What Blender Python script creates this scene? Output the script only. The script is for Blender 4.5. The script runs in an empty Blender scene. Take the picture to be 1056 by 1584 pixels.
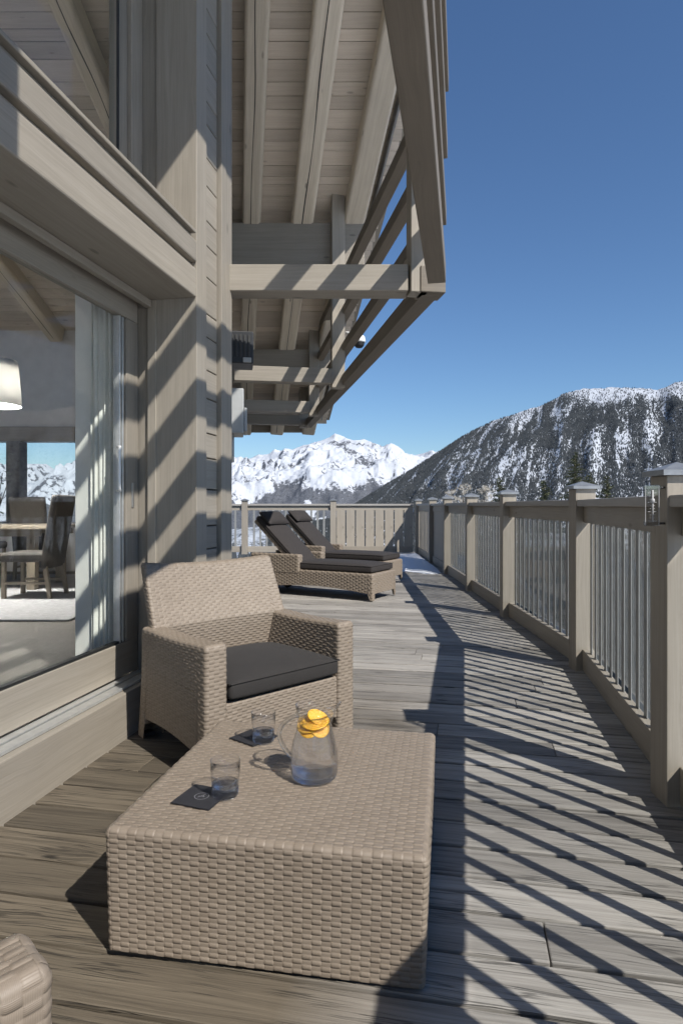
import bpy, bmesh, math, random
import numpy as np
from math import radians, sin, cos, pi, atan2, asin, sqrt
from mathutils import Vector, Matrix
random.seed(7); RNG = np.random.default_rng(7)
S = bpy.context.scene
COL = S.collection

# ------------------------------------------------------------------ camera, sky, sun
CAM_H = 1.2
cd = bpy.data.cameras.new('camera'); cam = bpy.data.objects.new('camera', cd); COL.objects.link(cam)
cd.sensor_fit = 'AUTO'; cd.sensor_width = 36.0; cd.lens = 36.0*970/1584
cd.shift_y = -10/1584; cd.clip_start = 0.02; cd.clip_end = 60000
cam.location = (0, 0, CAM_H); cam.rotation_euler = (pi/2, 0, 0)
S.camera = cam

SUN = Vector((0.6798, -0.7739, 1.0)).normalized()
w = bpy.data.worlds.new('World'); S.world = w; w.use_nodes = True
nt = w.node_tree; nt.nodes.clear()
sky = nt.nodes.new('ShaderNodeTexSky'); sky.sky_type = 'NISHITA'; sky.sun_disc = False
sky.sun_elevation = asin(SUN.z); sky.sun_rotation = atan2(SUN.x, SUN.y)
sky.altitude = 1600; sky.air_density = 1.35; sky.dust_density = 0.0; sky.ozone_density = 8.6
bg = nt.nodes.new('ShaderNodeBackground'); bg.inputs['Strength'].default_value = 0.077
wo = nt.nodes.new('ShaderNodeOutputWorld')
nt.links.new(sky.outputs[0], bg.inputs[0]); nt.links.new(bg.outputs[0], wo.inputs[0])
sl = bpy.data.lights.new('sun', 'SUN'); sl.energy = 4.0; sl.angle = radians(0.53); sl.color = (1.0, 0.955, 0.885)
so = bpy.data.objects.new('sun', sl); COL.objects.link(so)
so.rotation_euler = SUN.to_track_quat('Z', 'Y').to_euler(); so.location = (10, -12, 20)
S.view_settings.view_transform = 'Standard'; S.view_settings.look = 'None'
S.view_settings.gamma = 1.0; S.view_settings.use_curve_mapping = False
S.view_settings.exposure = 0.6

# ------------------------------------------------------------------ helpers
TH = radians(11.0)
EN = Vector((cos(TH), -sin(TH), 0)); ES = Vector((sin(TH), cos(TH), 0)); EZ = Vector((0, 0, 1))
def W(n, s, z=0.0): return EN*n + ES*s + EZ*z        # facade frame: n out of the facade, s along it
DV = Vector((-0.165, 0.9863, 0)).normalized(); DR = Vector((DV.y, -DV.x, 0))   # rafter / balcony direction

class MB:
    def __init__(s): s.v = []; s.f = []; s.uv = []; s.r = []
    def face(s, pts, uvs, rnd):
        i = len(s.v); s.v += [tuple(p) for p in pts]; s.f.append(tuple(range(i, i+len(pts)))); s.uv += uvs; s.r.append(rnd)
    def box(s, c, ax, ay, az, lx, ly, lz, rnd=None, taper=None):
        """oriented box, shared corners so that bevels work; uv u runs along the longest side"""
        c = Vector(c); rnd = random.random() if rnd is None else rnd
        hx, hy, hz = lx/2, ly/2, lz/2; i = len(s.v)
        for sz in (-1, 1):
            k = taper if (taper and sz > 0) else 1
            for sx, sy in ((-1, -1), (1, -1), (1, 1), (-1, 1)):
                s.v.append(tuple(c + ax*(sx*hx*k) + ay*(sy*hy*k) + az*(sz*hz)))
        L = [lx, ly, lz]; m = L.index(max(L)); ou, ov = random.random()*50, random.random()*50
        fs = ((3, 2, 1, 0), (4, 5, 6, 7), (0, 1, 5, 4), (1, 2, 6, 5), (2, 3, 7, 6), (3, 0, 4, 7))
        loc = [(-hx, -hy, -hz), (hx, -hy, -hz), (hx, hy, -hz), (-hx, hy, -hz), (-hx, -hy, hz), (hx, -hy, hz), (hx, hy, hz), (-hx, hy, hz)]
        fa = ((0, 1), (0, 1), (0, 2), (1, 2), (0, 2), (1, 2))
        for q, (f, (a, b)) in enumerate(zip(fs, fa)):
            s.f.append(tuple(i+k for k in f)); s.r.append(rnd)
            for k in f:
                p = loc[k]
                if m == b: u, v = p[b], p[a]
                else: u, v = p[a], p[b]
                s.uv.append((u+ou, v+ov+q*1.37))
    def beam(s, p0, p1, wd, ht, up=EZ, rnd=None, ext=0.0):
        p0 = Vector(p0); p1 = Vector(p1); d = (p1-p0); L = d.length; d.normalize()
        side = d.cross(up).normalized(); u2 = side.cross(d).normalized()
        s.box((p0+p1)/2, d, side, u2, L+2*ext, wd, ht, rnd)
    def nsbox(s, n0, n1, s0, s1, z0, z1, rnd=None):
        s.box(W((n0+n1)/2, (s0+s1)/2, (z0+z1)/2), EN, ES, EZ, abs(n1-n0), abs(s1-s0), abs(z1-z0), rnd)
    def xbox(s, x0, x1, y0, y1, z0, z1, rnd=None):
        s.box(((x0+x1)/2, (y0+y1)/2, (z0+z1)/2), Vector((1,0,0)), Vector((0,1,0)), EZ, x1-x0, y1-y0, z1-z0, rnd)
    def tube(s, pts, rad, seg=10, caps=True):
        pts = [Vector(p) for p in pts]; n = len(pts)
        rad = rad if isinstance(rad, (list, tuple)) else [rad]*n
        base = len(s.v); prev = None; L = 0; rnd = random.random()
        for k, p in enumerate(pts):
            d = (pts[min(k+1, n-1)] - pts[max(k-1, 0)]).normalized()
            a = d.orthogonal().normalized() if prev is None else (prev - d*prev.dot(d)).normalized()
            prev = a; b = d.cross(a)
            for j in range(seg):
                t = 2*pi*j/seg; s.v.append(tuple(p + (a*cos(t)+b*sin(t))*rad[k]))
        for k in range(n-1):
            dl = (pts[k+1]-pts[k]).length
            for j in range(seg):
                j2 = (j+1) % seg
                s.f.append((base+k*seg+j, base+k*seg+j2, base+(k+1)*seg+j2, base+(k+1)*seg+j)); s.r.append(rnd)
                s.uv += [(L, j*.03), (L, (j+1)*.03), (L+dl, (j+1)*.03), (L+dl, j*.03)]
            L += dl
        if caps:
            for k, rev in ((0, True), (n-1, False)):
                idx = [base+k*seg+j for j in range(seg)]
                if rev: idx.reverse()
                s.f.append(tuple(idx)); s.r.append(rnd); s.uv += [(0, 0)]*seg
    def lathe(s, prof, seg=40, c=(0, 0, 0)):
        base = len(s.v); rnd = random.random(); n = len(prof)
        for (r, z) in prof:
            for j in range(seg):
                t = 2*pi*j/seg; s.v.append((c[0]+r*cos(t), c[1]+r*sin(t), c[2]+z))
        for k in range(n-1):
            for j in range(seg):
                j2 = (j+1) % seg
                s.f.append((base+k*seg+j, base+k*seg+j2, base+(k+1)*seg+j2, base+(k+1)*seg+j)); s.r.append(rnd)
                s.uv += [(j/seg, k/n), ((j+1)/seg, k/n), ((j+1)/seg, (k+1)/n), (j/seg, (k+1)/n)]
    def poly(s, outline, axis_o, au, av, an, t):
        """extruded flat outline"""
        n = len(outline); i = len(s.v); rnd = random.random()
        for k in (0, 1):
            for (a, b) in outline: s.v.append(tuple(axis_o + au*a + av*b + an*(t*k)))
        s.f.append(tuple(i+k for k in reversed(range(n)))); s.uv += [outline[k] for k in reversed(range(n))]; s.r.append(rnd)
        s.f.append(tuple(i+n+k for k in range(n))); s.uv += [outline[k] for k in range(n)]; s.r.append(rnd)
        for k in range(n):
            k2 = (k+1) % n
            s.f.append((i+k, i+k2, i+n+k2, i+n+k)); s.uv += [outline[k], outline[k2], outline[k2], outline[k]]; s.r.append(rnd)
    def build(s, name, mat, parent=None, bevel=0.0, smooth=False, seg=2):
        me = bpy.data.meshes.new(name); me.from_pydata(s.v, [], s.f)
        uvl = me.uv_layers.new(name='UVMap'); uvl.data.foreach_set('uv', np.array(s.uv, dtype=np.float32).ravel())
        at = me.attributes.new('rnd', 'FLOAT', 'FACE'); at.data.foreach_set('value', np.array(s.r, dtype=np.float32))
        me.materials.append(mat)
        if smooth: me.polygons.foreach_set('use_smooth', [True]*len(me.polygons))
        me.update()
        o = bpy.data.objects.new(name, me); COL.objects.link(o)
        if bevel:
            b = o.modifiers.new('bevel', 'BEVEL'); b.width = bevel; b.segments = seg; b.limit_method = 'ANGLE'; b.angle_limit = radians(40)
            b.harden_normals = False
        if parent: attach(o, parent)
        return o
def attach(o, parent):
    o.parent = parent
    bpy.context.view_layer.update() if False else None
    L = world_origin(parent); o.location = -L if parent.type == 'EMPTY' and not parent.get('_local') else Vector((0, 0, 0))
def world_origin(o): return o.location.copy() if o.parent is None else Vector((0, 0, 0))
def tag(o, label=None, cat=None, group=None, kind=None):
    if label: o['label'] = label
    if cat: o['category'] = cat
    if group: o['group'] = group
    if kind: o['kind'] = kind
    return o
def thing(name, label, cat, loc=(0, 0, 0), rotz=0.0, group=None, local=False):
    o = bpy.data.objects.new(name, None); COL.objects.link(o); o.location = loc; o.rotation_euler = (0, 0, rotz)
    o.empty_display_size = 0.1
    if local: o['_local'] = 1
    return tag(o, label, cat, group)
def copy_tree(o, parent=None):
    c = o.copy(); COL.objects.link(c)
    if parent: c.parent = parent
    for ch in list(o.children): copy_tree(ch, c)
    return c

# value noise for numpy
_T = RNG.random((256, 256))
def vnoise(x, y):
    xi = np.floor(x).astype(int); yi = np.floor(y).astype(int); fx = x-xi; fy = y-yi
    fx = fx*fx*(3-2*fx); fy = fy*fy*(3-2*fy)
    g = lambda a, b: _T[a & 255, b & 255]
    return (g(xi, yi)*(1-fx)+g(xi+1, yi)*fx)*(1-fy)+(g(xi, yi+1)*(1-fx)+g(xi+1, yi+1)*fx)*fy
def fbm(x, y, o=5):
    r = 0; a = .5; t = 0
    for k in range(o):
        r = r + a*vnoise(x+17.3*k, y+9.1*k); t += a; a *= .5; x = x*2.03; y = y*2.03
    return r/t
def ridged(x, y, o=5):
    r = 0; a = .5; t = 0
    for k in range(o):
        r = r + a*(1-abs(2*vnoise(x+11.7*k, y+5.3*k)-1)); t += a; a *= .5; x = x*2.1; y = y*2.1
    return r/t
def npmesh(name, V, F, mat, smooth=True, uv=None, attrs=None):
    me = bpy.data.meshes.new(name); V = np.asarray(V, dtype=np.float32); F = np.asarray(F, dtype=np.int32); k = F.shape[1]
    me.vertices.add(len(V)); me.vertices.foreach_set('co', V.ravel())
    me.loops.add(F.size); me.loops.foreach_set('vertex_index', F.ravel())
    me.polygons.add(len(F)); me.polygons.foreach_set('loop_start', np.arange(0, F.size, k, dtype=np.int32))
    me.polygons.foreach_set('loop_total', np.full(len(F), k, dtype=np.int32))
    me.polygons.foreach_set('use_smooth', np.full(len(F), smooth, dtype=bool))
    me.update(calc_edges=True)
    if uv is not None:
        l = me.uv_layers.new(name='UVMap'); l.data.foreach_set('uv', np.asarray(uv, dtype=np.float32)[F.ravel()].ravel())
    for nm, a in (attrs or {}).items():
        t = me.attributes.new(nm, 'FLOAT', 'POINT'); t.data.foreach_set('value', np.asarray(a, dtype=np.float32))
    me.materials.append(mat); me.validate()
    return me
def npobj(name, me, parent=None):
    o = bpy.data.objects.new(name, me); COL.objects.link(o)
    if parent: attach(o, parent)
    return o
def gridfaces(nu, nv, off=0):
    i = np.arange(nu*nv).reshape(nu, nv)
    return np.stack([i[:-1, :-1], i[1:, :-1], i[1:, 1:], i[:-1, 1:]], -1).reshape(-1, 4)+off

# ------------------------------------------------------------------ materials
class NT:
    def __init__(s, name):
        s.m = bpy.data.materials.new(name); s.m.use_nodes = True; s.t = s.m.node_tree; s.t.nodes.clear()
        s.out = s.n('ShaderNodeOutputMaterial')
    def n(s, ty, **kw):
        o = s.t.nodes.new(ty)
        for k, v in kw.items():
            if hasattr(o, k) and k not in o.inputs: setattr(o, k, v)
            else: o.inputs[k].default_value = v
        return o
    def l(s, a, b): s.t.links.new(a, b)
    def bsdf(s, **kw):
        b = s.n('ShaderNodeBsdfPrincipled')
        for k, v in kw.items(): b.inputs[k.replace('_', ' ')].default_value = v
        s.l(b.outputs[0], s.out.inputs[0]); return b
    def mapping(s, src, scale):
        m = s.n('ShaderNodeMapping'); m.inputs['Scale'].default_value = scale; s.l(src, m.inputs[0]); return m.outputs[0]
    def noise(s, src, scale, detail=6, rough=.55, dist=0.0):
        x = s.n('ShaderNodeTexNoise'); x.inputs['Scale'].default_value = scale; x.inputs['Detail'].default_value = detail
        x.inputs['Roughness'].default_value = rough; x.inputs['Distortion'].default_value = dist
        if src is not None: s.l(src, x.inputs['Vector'])
        return x.outputs[0]
    def ramp(s, src, stops):
        r = s.n('ShaderNodeValToRGB'); e = r.color_ramp.elements
        while len(e) < len(stops): e.new(.5)
        for q, (p, c) in zip(e, stops): q.position = p; q.color = (c if len(c) == 4 else (*c, 1)) if hasattr(c, '__len__') else (c, c, c, 1)
        s.l(src, r.inputs[0]); return r.outputs[0]
    def mix(s, f, a, b, mode='MIX'):
        m = s.n('ShaderNodeMix'); m.data_type = 'RGBA'; m.blend_type = mode
        for sock, val in ((m.inputs[0], f), (m.inputs[6], a), (m.inputs[7], b)):
            if hasattr(val, 'is_output'): s.l(val, sock)
            else: sock.default_value = val if not hasattr(val, '__len__') else ((*val, 1) if len(val) == 3 else val)
        return m.outputs[2]
    def math(s, op, a, b=None, clamp=False):
        m = s.n('ShaderNodeMath'); m.operation = op; m.use_clamp = clamp
        for sock, val in ((m.inputs[0], a), (m.inputs[1], b)):
            if val is None: continue
            if hasattr(val, 'is_output'): s.l(val, sock)
            else: sock.default_value = val
        return m.outputs[0]
    def attr(s, name):
        a = s.n('ShaderNodeAttribute'); a.attribute_name = name; return a.outputs['Fac']
    def bump(s, b, h, strength=.3, dist=.01):
        u = s.n('ShaderNodeBump'); u.inputs['Strength'].default_value = strength; u.inputs['Distance'].default_value = dist
        s.l(h, u.inputs['Height']); s.l(u.outputs[0], b.inputs['Normal']); return u

def wood_mat(name, base, dark, light, rough=.6, grain=1.0, bumpk=.25, knots=.6, spread=.22, cracks=0.0):
    m = NT(name); b = m.bsdf(Roughness=rough)
    uv = m.n('ShaderNodeUVMap').outputs[0]; rnd = m.attr('rnd')
    off = m.n('ShaderNodeCombineXYZ'); m.l(m.math('MULTIPLY', rnd, 37.0), off.inputs[0]); m.l(m.math('MULTIPLY', rnd, 91.0), off.inputs[1])
    va = m.n('ShaderNodeVectorMath'); va.operation = 'ADD'; m.l(uv, va.inputs[0]); m.l(off.outputs[0], va.inputs[1])
    p = va.outputs[0]
    # knots bend the grain
    vk = m.n('ShaderNodeTexVoronoi'); vk.inputs['Scale'].default_value = 1.0; m.l(m.mapping(p, (2.2, 6.5, 1)), vk.inputs['Vector'])
    kd = vk.outputs['Distance']
    swirl = m.ramp(kd, [(0.0, 1.0), (0.34, 0.0)])
    warp = m.noise(m.mapping(p, (1.1, 5, 1)), 1.0, 3, .5)
    sep = m.n('ShaderNodeSeparateXYZ'); m.l(p, sep.inputs[0])
    yy = m.math('ADD', m.math('MULTIPLY', sep.outputs[1], 1.0), m.math('MULTIPLY', warp, .055))
    yy = m.math('ADD', yy, m.math('MULTIPLY', swirl, .022))
    cmb = m.n('ShaderNodeCombineXYZ'); m.l(m.math('MULTIPLY', sep.outputs[0], 1.0), cmb.inputs[0]); m.l(yy, cmb.inputs[1])
    fine = m.noise(m.mapping(cmb.outputs[0], (2.2, 95, 1)), 1.0, 6, .62)
    band = m.noise(m.mapping(cmb.outputs[0], (.8, 26, 1)), 1.0, 3, .5)
    fine2 = m.noise(m.mapping(cmb.outputs[0], (4.5, 300, 1)), 1.0, 3, .6)
    g = m.math('ADD', m.math('ADD', m.math('MULTIPLY', fine, .42), m.math('MULTIPLY', band, .33)), m.math('MULTIPLY', fine2, .25))
    col = m.ramp(g, [(.5-.24/grain, dark), (.5, base), (.5+.24/grain, light)])
    blotch = m.noise(m.mapping(p, (1.6, 3.2, 1)), 1.0, 4, .6)
    hs = m.n('ShaderNodeHueSaturation'); m.l(col, hs.inputs['Color'])
    vv = m.math('ADD', m.math('MULTIPLY', rnd, spread), m.math('MULTIPLY', blotch, .32))
    m.l(m.math('ADD', vv, 1.0-spread/2-.16), hs.inputs['Value'])
    kn = m.ramp(kd, [(0.0, 1.0), (.055, .9), (.10, 0.0)])
    c2 = m.mix(m.math('MULTIPLY', kn, knots), hs.outputs[0], tuple(x*.42 for x in dark))
    hgt = m.math('ADD', g, m.math('MULTIPLY', kn, -.3))
    if cracks:
        cn = m.noise(m.mapping(cmb.outputs[0], (1.3, 46, 1)), 1.0, 3, .5); cn2 = m.noise(m.mapping(p, (2.5, 9, 1)), 1.0, 2)
        ck = m.ramp(m.math('ABSOLUTE', m.math('SUBTRACT', cn, .5)), [(0.0, 1.0), (.010, .8), (.022, 0.0)])
        ck = m.math('MULTIPLY', ck, m.ramp(cn2, [(.46, 0.0), (.56, 1.0)]))
        c2 = m.mix(m.math('MULTIPLY', ck, cracks), c2, tuple(x*.28 for x in dark)); hgt = m.math('ADD', hgt, m.math('MULTIPLY', ck, -.9))
    m.l(c2, b.inputs['Base Color'])
    m.bump(b, hgt, bumpk, .004)
    m._col = c2; m._b = b; m._p = p; m._g = g
    return m

M = {}
M['wood'] = wood_mat('taupe_wood', (.275, .246, .203), (.208, .183, .149), (.33, .298, .252), .62, 1.15, .26, .6, .24).m
M['wood_raw'] = wood_mat('weathered_rafter_wood', (.66, .585, .47), (.46, .39, .30), (.78, .71, .59), .66, 1.0, .3, .6, .22).m
M['soffit'] = wood_mat('soffit_boards', (.64, .565, .475), (.50, .43, .35), (.74, .67, .575), .66, 1.0, .25, .6, .25).m
M['rail_wood'] = wood_mat('railing_wood', (.30, .268, .222), (.225, .20, .165), (.36, .322, .272), .62, 1.15, .26, .55, .22).m
dk = wood_mat('deck_wood', (.275, .258, .235), (.13, .12, .107), (.40, .38, .35), .76, 1.4, .8, .9, .52, .6)
# darker, browner unbleached zone by the house, near the table
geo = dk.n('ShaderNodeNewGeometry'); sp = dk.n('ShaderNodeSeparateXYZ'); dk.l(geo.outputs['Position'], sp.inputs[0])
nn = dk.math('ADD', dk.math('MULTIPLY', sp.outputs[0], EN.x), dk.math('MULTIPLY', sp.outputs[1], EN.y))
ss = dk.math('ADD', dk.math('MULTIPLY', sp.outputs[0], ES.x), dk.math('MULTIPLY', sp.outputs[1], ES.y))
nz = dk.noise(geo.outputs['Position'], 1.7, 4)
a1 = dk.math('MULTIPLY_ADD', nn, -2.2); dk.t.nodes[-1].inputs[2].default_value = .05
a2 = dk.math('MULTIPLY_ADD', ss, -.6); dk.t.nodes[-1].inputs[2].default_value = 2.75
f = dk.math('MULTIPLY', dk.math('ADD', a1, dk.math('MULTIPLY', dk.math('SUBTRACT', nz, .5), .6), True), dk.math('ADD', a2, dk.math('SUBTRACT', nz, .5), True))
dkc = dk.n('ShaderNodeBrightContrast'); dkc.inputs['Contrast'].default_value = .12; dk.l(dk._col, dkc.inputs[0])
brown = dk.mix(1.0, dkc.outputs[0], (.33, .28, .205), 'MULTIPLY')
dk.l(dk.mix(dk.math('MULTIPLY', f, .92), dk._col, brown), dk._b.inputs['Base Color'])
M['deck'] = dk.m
M['oak'] = wood_mat('interior_oak', (.27, .23, .18), (.20, .17, .13), (.33, .29, .23), .5, 1, .1).m
M['floor'] = wood_mat('dark_floor', (.19, .172, .152), (.13, .116, .10), (.25, .23, .205), .6, 1, .1).m

def simple(name, col, rough=.5, metal=0.0, nscale=0, namp=.1, bump=0, **kw):
    m = NT(name); b = m.bsdf(Roughness=rough, Metallic=metal, Base_Color=(*col, 1))
    for k, v in kw.items(): b.inputs[k.replace('_', ' ')].default_value = v
    if nscale:
        tc = m.n('ShaderNodeTexCoord'); x = m.noise(tc.outputs['Object'], nscale, 5)
        m.l(m.ramp(x, [(.3, tuple(c*(1-namp) for c in col)), (.7, tuple(min(1, c*(1+namp)) for c in col))]), b.inputs['Base Color'])
        if bump: m.bump(b, x, bump, .004)
    return m.m
# woven resin strands
m = NT('wicker'); b = m.bsdf(Roughness=.48); b.inputs['Specular IOR Level'].default_value = .4
uv = m.n('ShaderNodeUVMap').outputs[0]; ov = m.attr('over')
sp = m.n('ShaderNodeSeparateXYZ'); m.l(uv, sp.inputs[0])
su = m.math('SINE', m.math('MULTIPLY', sp.outputs[0], 2*pi/.0021)); sv = m.math('SINE', m.math('MULTIPLY', sp.outputs[1], 2*pi/.0021))
mx = m.n('ShaderNodeMix'); mx.data_type = 'FLOAT'; m.l(ov, mx.inputs[0]); m.l(su, mx.inputs[2]); m.l(sv, mx.inputs[3])
cell = m.n('ShaderNodeTexWhiteNoise'); cell.noise_dimensions = '2D'
fl = m.n('ShaderNodeVectorMath'); fl.operation = 'FLOOR'; m.l(m.mapping(uv, (1/.0255, 1/.0132, 1)), fl.inputs[0]); m.l(fl.outputs[0], cell.inputs['Vector'])
c = m.ramp(cell.outputs['Value'], [(0, (.225, .180, .138)), (1, (.300, .245, .192))])
c = m.mix(m.math('MULTIPLY_ADD', mx.outputs[0], .06), c, (.16, .13, .10)); 
blo = m.noise(m.n('ShaderNodeTexCoord').outputs['Object'], 5, 3)
c = m.mix(m.math('MULTIPLY', blo, .22), c, (.34, .295, .245))
m.l(c, b.inputs['Base Color']); m.bump(b, mx.outputs[0], .25, .0006)
M['wicker'] = m.m
m = NT('dark_fabric'); b = m.bsdf(Roughness=.9)
tc = m.n('ShaderNodeTexCoord'); x = m.noise(tc.outputs['Object'], 260, 3); y = m.noise(tc.outputs['Object'], 7, 4)
m.l(m.mix(m.math('MULTIPLY', y, .5), m.ramp(x, [(.3, (.011, .0098, .0092)), (.7, (.024, .021, .0195))]), (.034, .031, .029)), b.inputs['Base Color'])
b.inputs['Sheen Weight'].default_value = .04
m.bump(b, m.math('ADD', x, m.math('MULTIPLY', y, 4.0)), .25, .003); M['fabric'] = m.m
M['lounge_fabric'] = simple('lounger_fabric', (.030, .0255, .024), .9, 0, 60, .25, .1)
M['zinc'] = simple('zinc_cap', (.30, .31, .32), .45, .6, 14, .18, .1)
M['rail_shaded'] = wood_mat('shaded_rail_wood', (.165, .14, .108), (.12, .10, .076), (.205, .175, .138), .65, 1.0, .25, .45, .16).m  # shade on the rails' inner faces and undersides is put into this colour
m = NT('dusty_glass'); tr = m.n('ShaderNodeBsdfTransparent'); tr.inputs[0].default_value = (.985, .99, .985, 1)
df = m.n('ShaderNodeBsdfDiffuse'); df.inputs[0].default_value = (.30, .31, .30, 1); gl = m.n('ShaderNodeBsdfGlossy'); gl.inputs['Roughness'].default_value = .03
lw = m.n('ShaderNodeLayerWeight'); lw.inputs[0].default_value = .5; tcg = m.n('ShaderNodeTexCoord'); dn = m.noise(tcg.outputs['Object'], 9, 5)
d3 = m.math('MULTIPLY', m.math('POWER', lw.outputs['Facing'], 4.2), m.math('MULTIPLY_ADD', dn, 1.3)); m.t.nodes[-1].inputs[2].default_value = .75
m1 = m.n('ShaderNodeMixShader'); m.l(m.math('ADD', d3, .0, True), m1.inputs[0]); m.l(tr.outputs[0], m1.inputs[1]); m.l(df.outputs[0], m1.inputs[2])
m2 = m.n('ShaderNodeMixShader'); m.l(m.math('ADD', m.math('MULTIPLY', m.math('POWER', lw.outputs['Facing'], 5.0), .9), .03, True), m2.inputs[0]); m.l(m1.outputs[0], m2.inputs[1]); m.l(gl.outputs[0], m2.inputs[2])
m.l(m2.outputs[0], m.out.inputs[0]); M['dusty_glass'] = m.m
M['handrail'] = wood_mat('handrail_wood', (.345, .325, .298), (.27, .255, .232), (.42, .40, .37), .62, 1.0, .25, .4, .14).m
M['marks'] = simple('grey_marks', (.42, .42, .42), .5)
M['slat'] = simple('grey_slat', (.27, .275, .27), .5, 0.15, 12, .12)
M['alu'] = simple('aluminium', (.62, .63, .62), .38, .7, 30, .08)
M['alu_dark'] = simple('dark_seal', (.03, .03, .03), .5)
M['black'] = simple('black_plastic', (.018, .02, .024), .45, 0, 40, .2)
M['grey_box'] = simple('grey_enamel', (.36, .37, .37), .45, 0, 20, .06)
M['white'] = simple('white_paint', (.85, .84, .80), .5, 0, 12, .04)
M['white_plastic'] = simple('white_plastic', (.8, .8, .78), .35)
M['curtain'] = simple('curtain_cloth', (.78, .78, .73), .9, 0, 90, .06)
M['plaster'] = simple('grey_plaster', (.72, .70, .68), .9, 0, 6, .06)
M['taupe_leather'] = simple('taupe_upholstery', (.062, .056, .052), .7, 0, 25, .12)
M['rug'] = simple('pale_rug', (.52, .52, .54), .95, 0, 30, .18, .3)
M['stone'] = simple('grey_stone', (.17, .16, .15), .8, 0, 9, .4, .3)
m = NT('lamp_shade'); d_ = m.n('ShaderNodeBsdfDiffuse'); d_.inputs[0].default_value = (.82, .81, .79, 1); t_ = m.n('ShaderNodeBsdfTranslucent'); t_.inputs[0].default_value = (.80, .79, .77, 1)
x_ = m.n('ShaderNodeMixShader'); x_.inputs[0].default_value = .10; m.l(d_.outputs[0], x_.inputs[1]); m.l(t_.outputs[0], x_.inputs[2]); m.l(x_.outputs[0], m.out.inputs[0])
M['shade'] = m.m
M['leaf'] = simple('leaf_green', (.05, .10, .03), .5, 0, 20, .3)
M['paper'] = simple('black_napkin', (.018, .018, .022), .75, 0, 200, .2)
M['ink'] = simple('grey_print', (.22, .22, .24), .6)
M['metal_fix'] = simple('steel', (.45, .44, .42), .35, .8)

def thin_glass(name, tint, k=.9, f0=.04, rough=0.0):
    m = NT(name); tr = m.n('ShaderNodeBsdfTransparent'); tr.inputs[0].default_value = (*tint, 1)
    gl = m.n('ShaderNodeBsdfGlossy'); gl.inputs['Roughness'].default_value = rough
    lw = m.n('ShaderNodeLayerWeight'); lw.inputs[0].default_value = .5
    f = m.math('ADD', m.math('MULTIPLY', m.math('POWER', lw.outputs['Facing'], 5.0), k), f0, True)
    mx = m.n('ShaderNodeMixShader'); m.l(f, mx.inputs[0]); m.l(tr.outputs[0], mx.inputs[1]); m.l(gl.outputs[0], mx.inputs[2])
    m.l(mx.outputs[0], m.out.inputs[0]); return m.m
M['pane'] = thin_glass('window_pane', (.945, .96, .955), .85, .03)
M['tumbler'] = thin_glass('tumbler_glass', (.995, .997, .999), 1.25, .035, .03)
def clear(name, col, ior, tr_mix):
    m = NT(name); g = m.n('ShaderNodeBsdfGlass'); g.inputs['IOR'].default_value = ior; g.inputs['Roughness'].default_value = .025; g.inputs['Color'].default_value = (*col, 1)
    t = m.n('ShaderNodeBsdfTransparent'); t.inputs[0].default_value = (*col, 1)
    mx = m.n('ShaderNodeMixShader'); mx.inputs[0].default_value = tr_mix; m.l(g.outputs[0], mx.inputs[1]); m.l(t.outputs[0], mx.inputs[2])
    m.l(mx.outputs[0], m.out.inputs[0]); return m.m
M['water'] = clear('water', (.99, .994, 1.0), 1.33, .5)
M['jug'] = clear('jug_glass', (.975, .985, .99), 1.45, .5)
M['solid_glass'] = clear('sky_tinted_glass', (.93, .955, 1.0), 1.5, .25)  # blue of the reflected sky is tinted into the glass colour
m = NT('orange_slice'); b = m.bsdf(Roughness=.3); uvn = m.n('ShaderNodeUVMap').outputs[0]; sx = m.n('ShaderNodeSeparateXYZ'); m.l(uvn, sx.inputs[0])
vl = m.n('ShaderNodeVectorMath'); vl.operation = 'LENGTH'; m.l(uvn, vl.inputs[0])
ang = m.math('ARCTAN2', sx.outputs[1], sx.outputs[0]); seg = m.math('ABSOLUTE', m.math('SINE', m.math('MULTIPLY', ang, 4.5)))
fle = m.ramp(m.noise(m.mapping(uvn, (160, 160, 1)), 1.0, 3), [(.3, (.78, .36, .03)), (.7, (.88, .53, .09))])
fle = m.mix(m.ramp(seg, [(.0, 1.0), (.16, 0.0)]), fle, (.92, .68, .22))
fle = m.mix(m.ramp(m.math('MULTIPLY', vl.outputs['Value'], 30.0), [(.06, 1.0), (.12, 0.0)]), fle, (.94, .78, .40))
m.l(fle, b.inputs['Base Color']); b.inputs['Subsurface Weight'].default_value = .25; b.inputs['Subsurface Radius'].default_value = (.01, .006, .002); M['orange'] = m.m
M['peel'] = simple('orange_peel', (.86, .48, .04), .4)

def snow_node(m, p, sc): return m.noise(p, sc, 5)
m = NT('snow'); b = m.bsdf(Roughness=.6, Base_Color=(.78, .80, .84, 1)); tc = m.n('ShaderNodeTexCoord')
m.bump(b, m.noise(tc.outputs['Object'], 6, 6), .5, .05); M['snow'] = m.m
# valley ground: snow with dark vegetation patches
m = NT('snowy_ground'); b = m.bsdf(Roughness=.8); tc = m.n('ShaderNodeTexCoord')
x = m.noise(tc.outputs['Object'], .05, 8, .65)
m.l(m.ramp(x, [(.40, (.040, .046, .045)), (.49, (.74, .76, .80))]), b.inputs['Base Color']); M['ground'] = m.m
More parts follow.
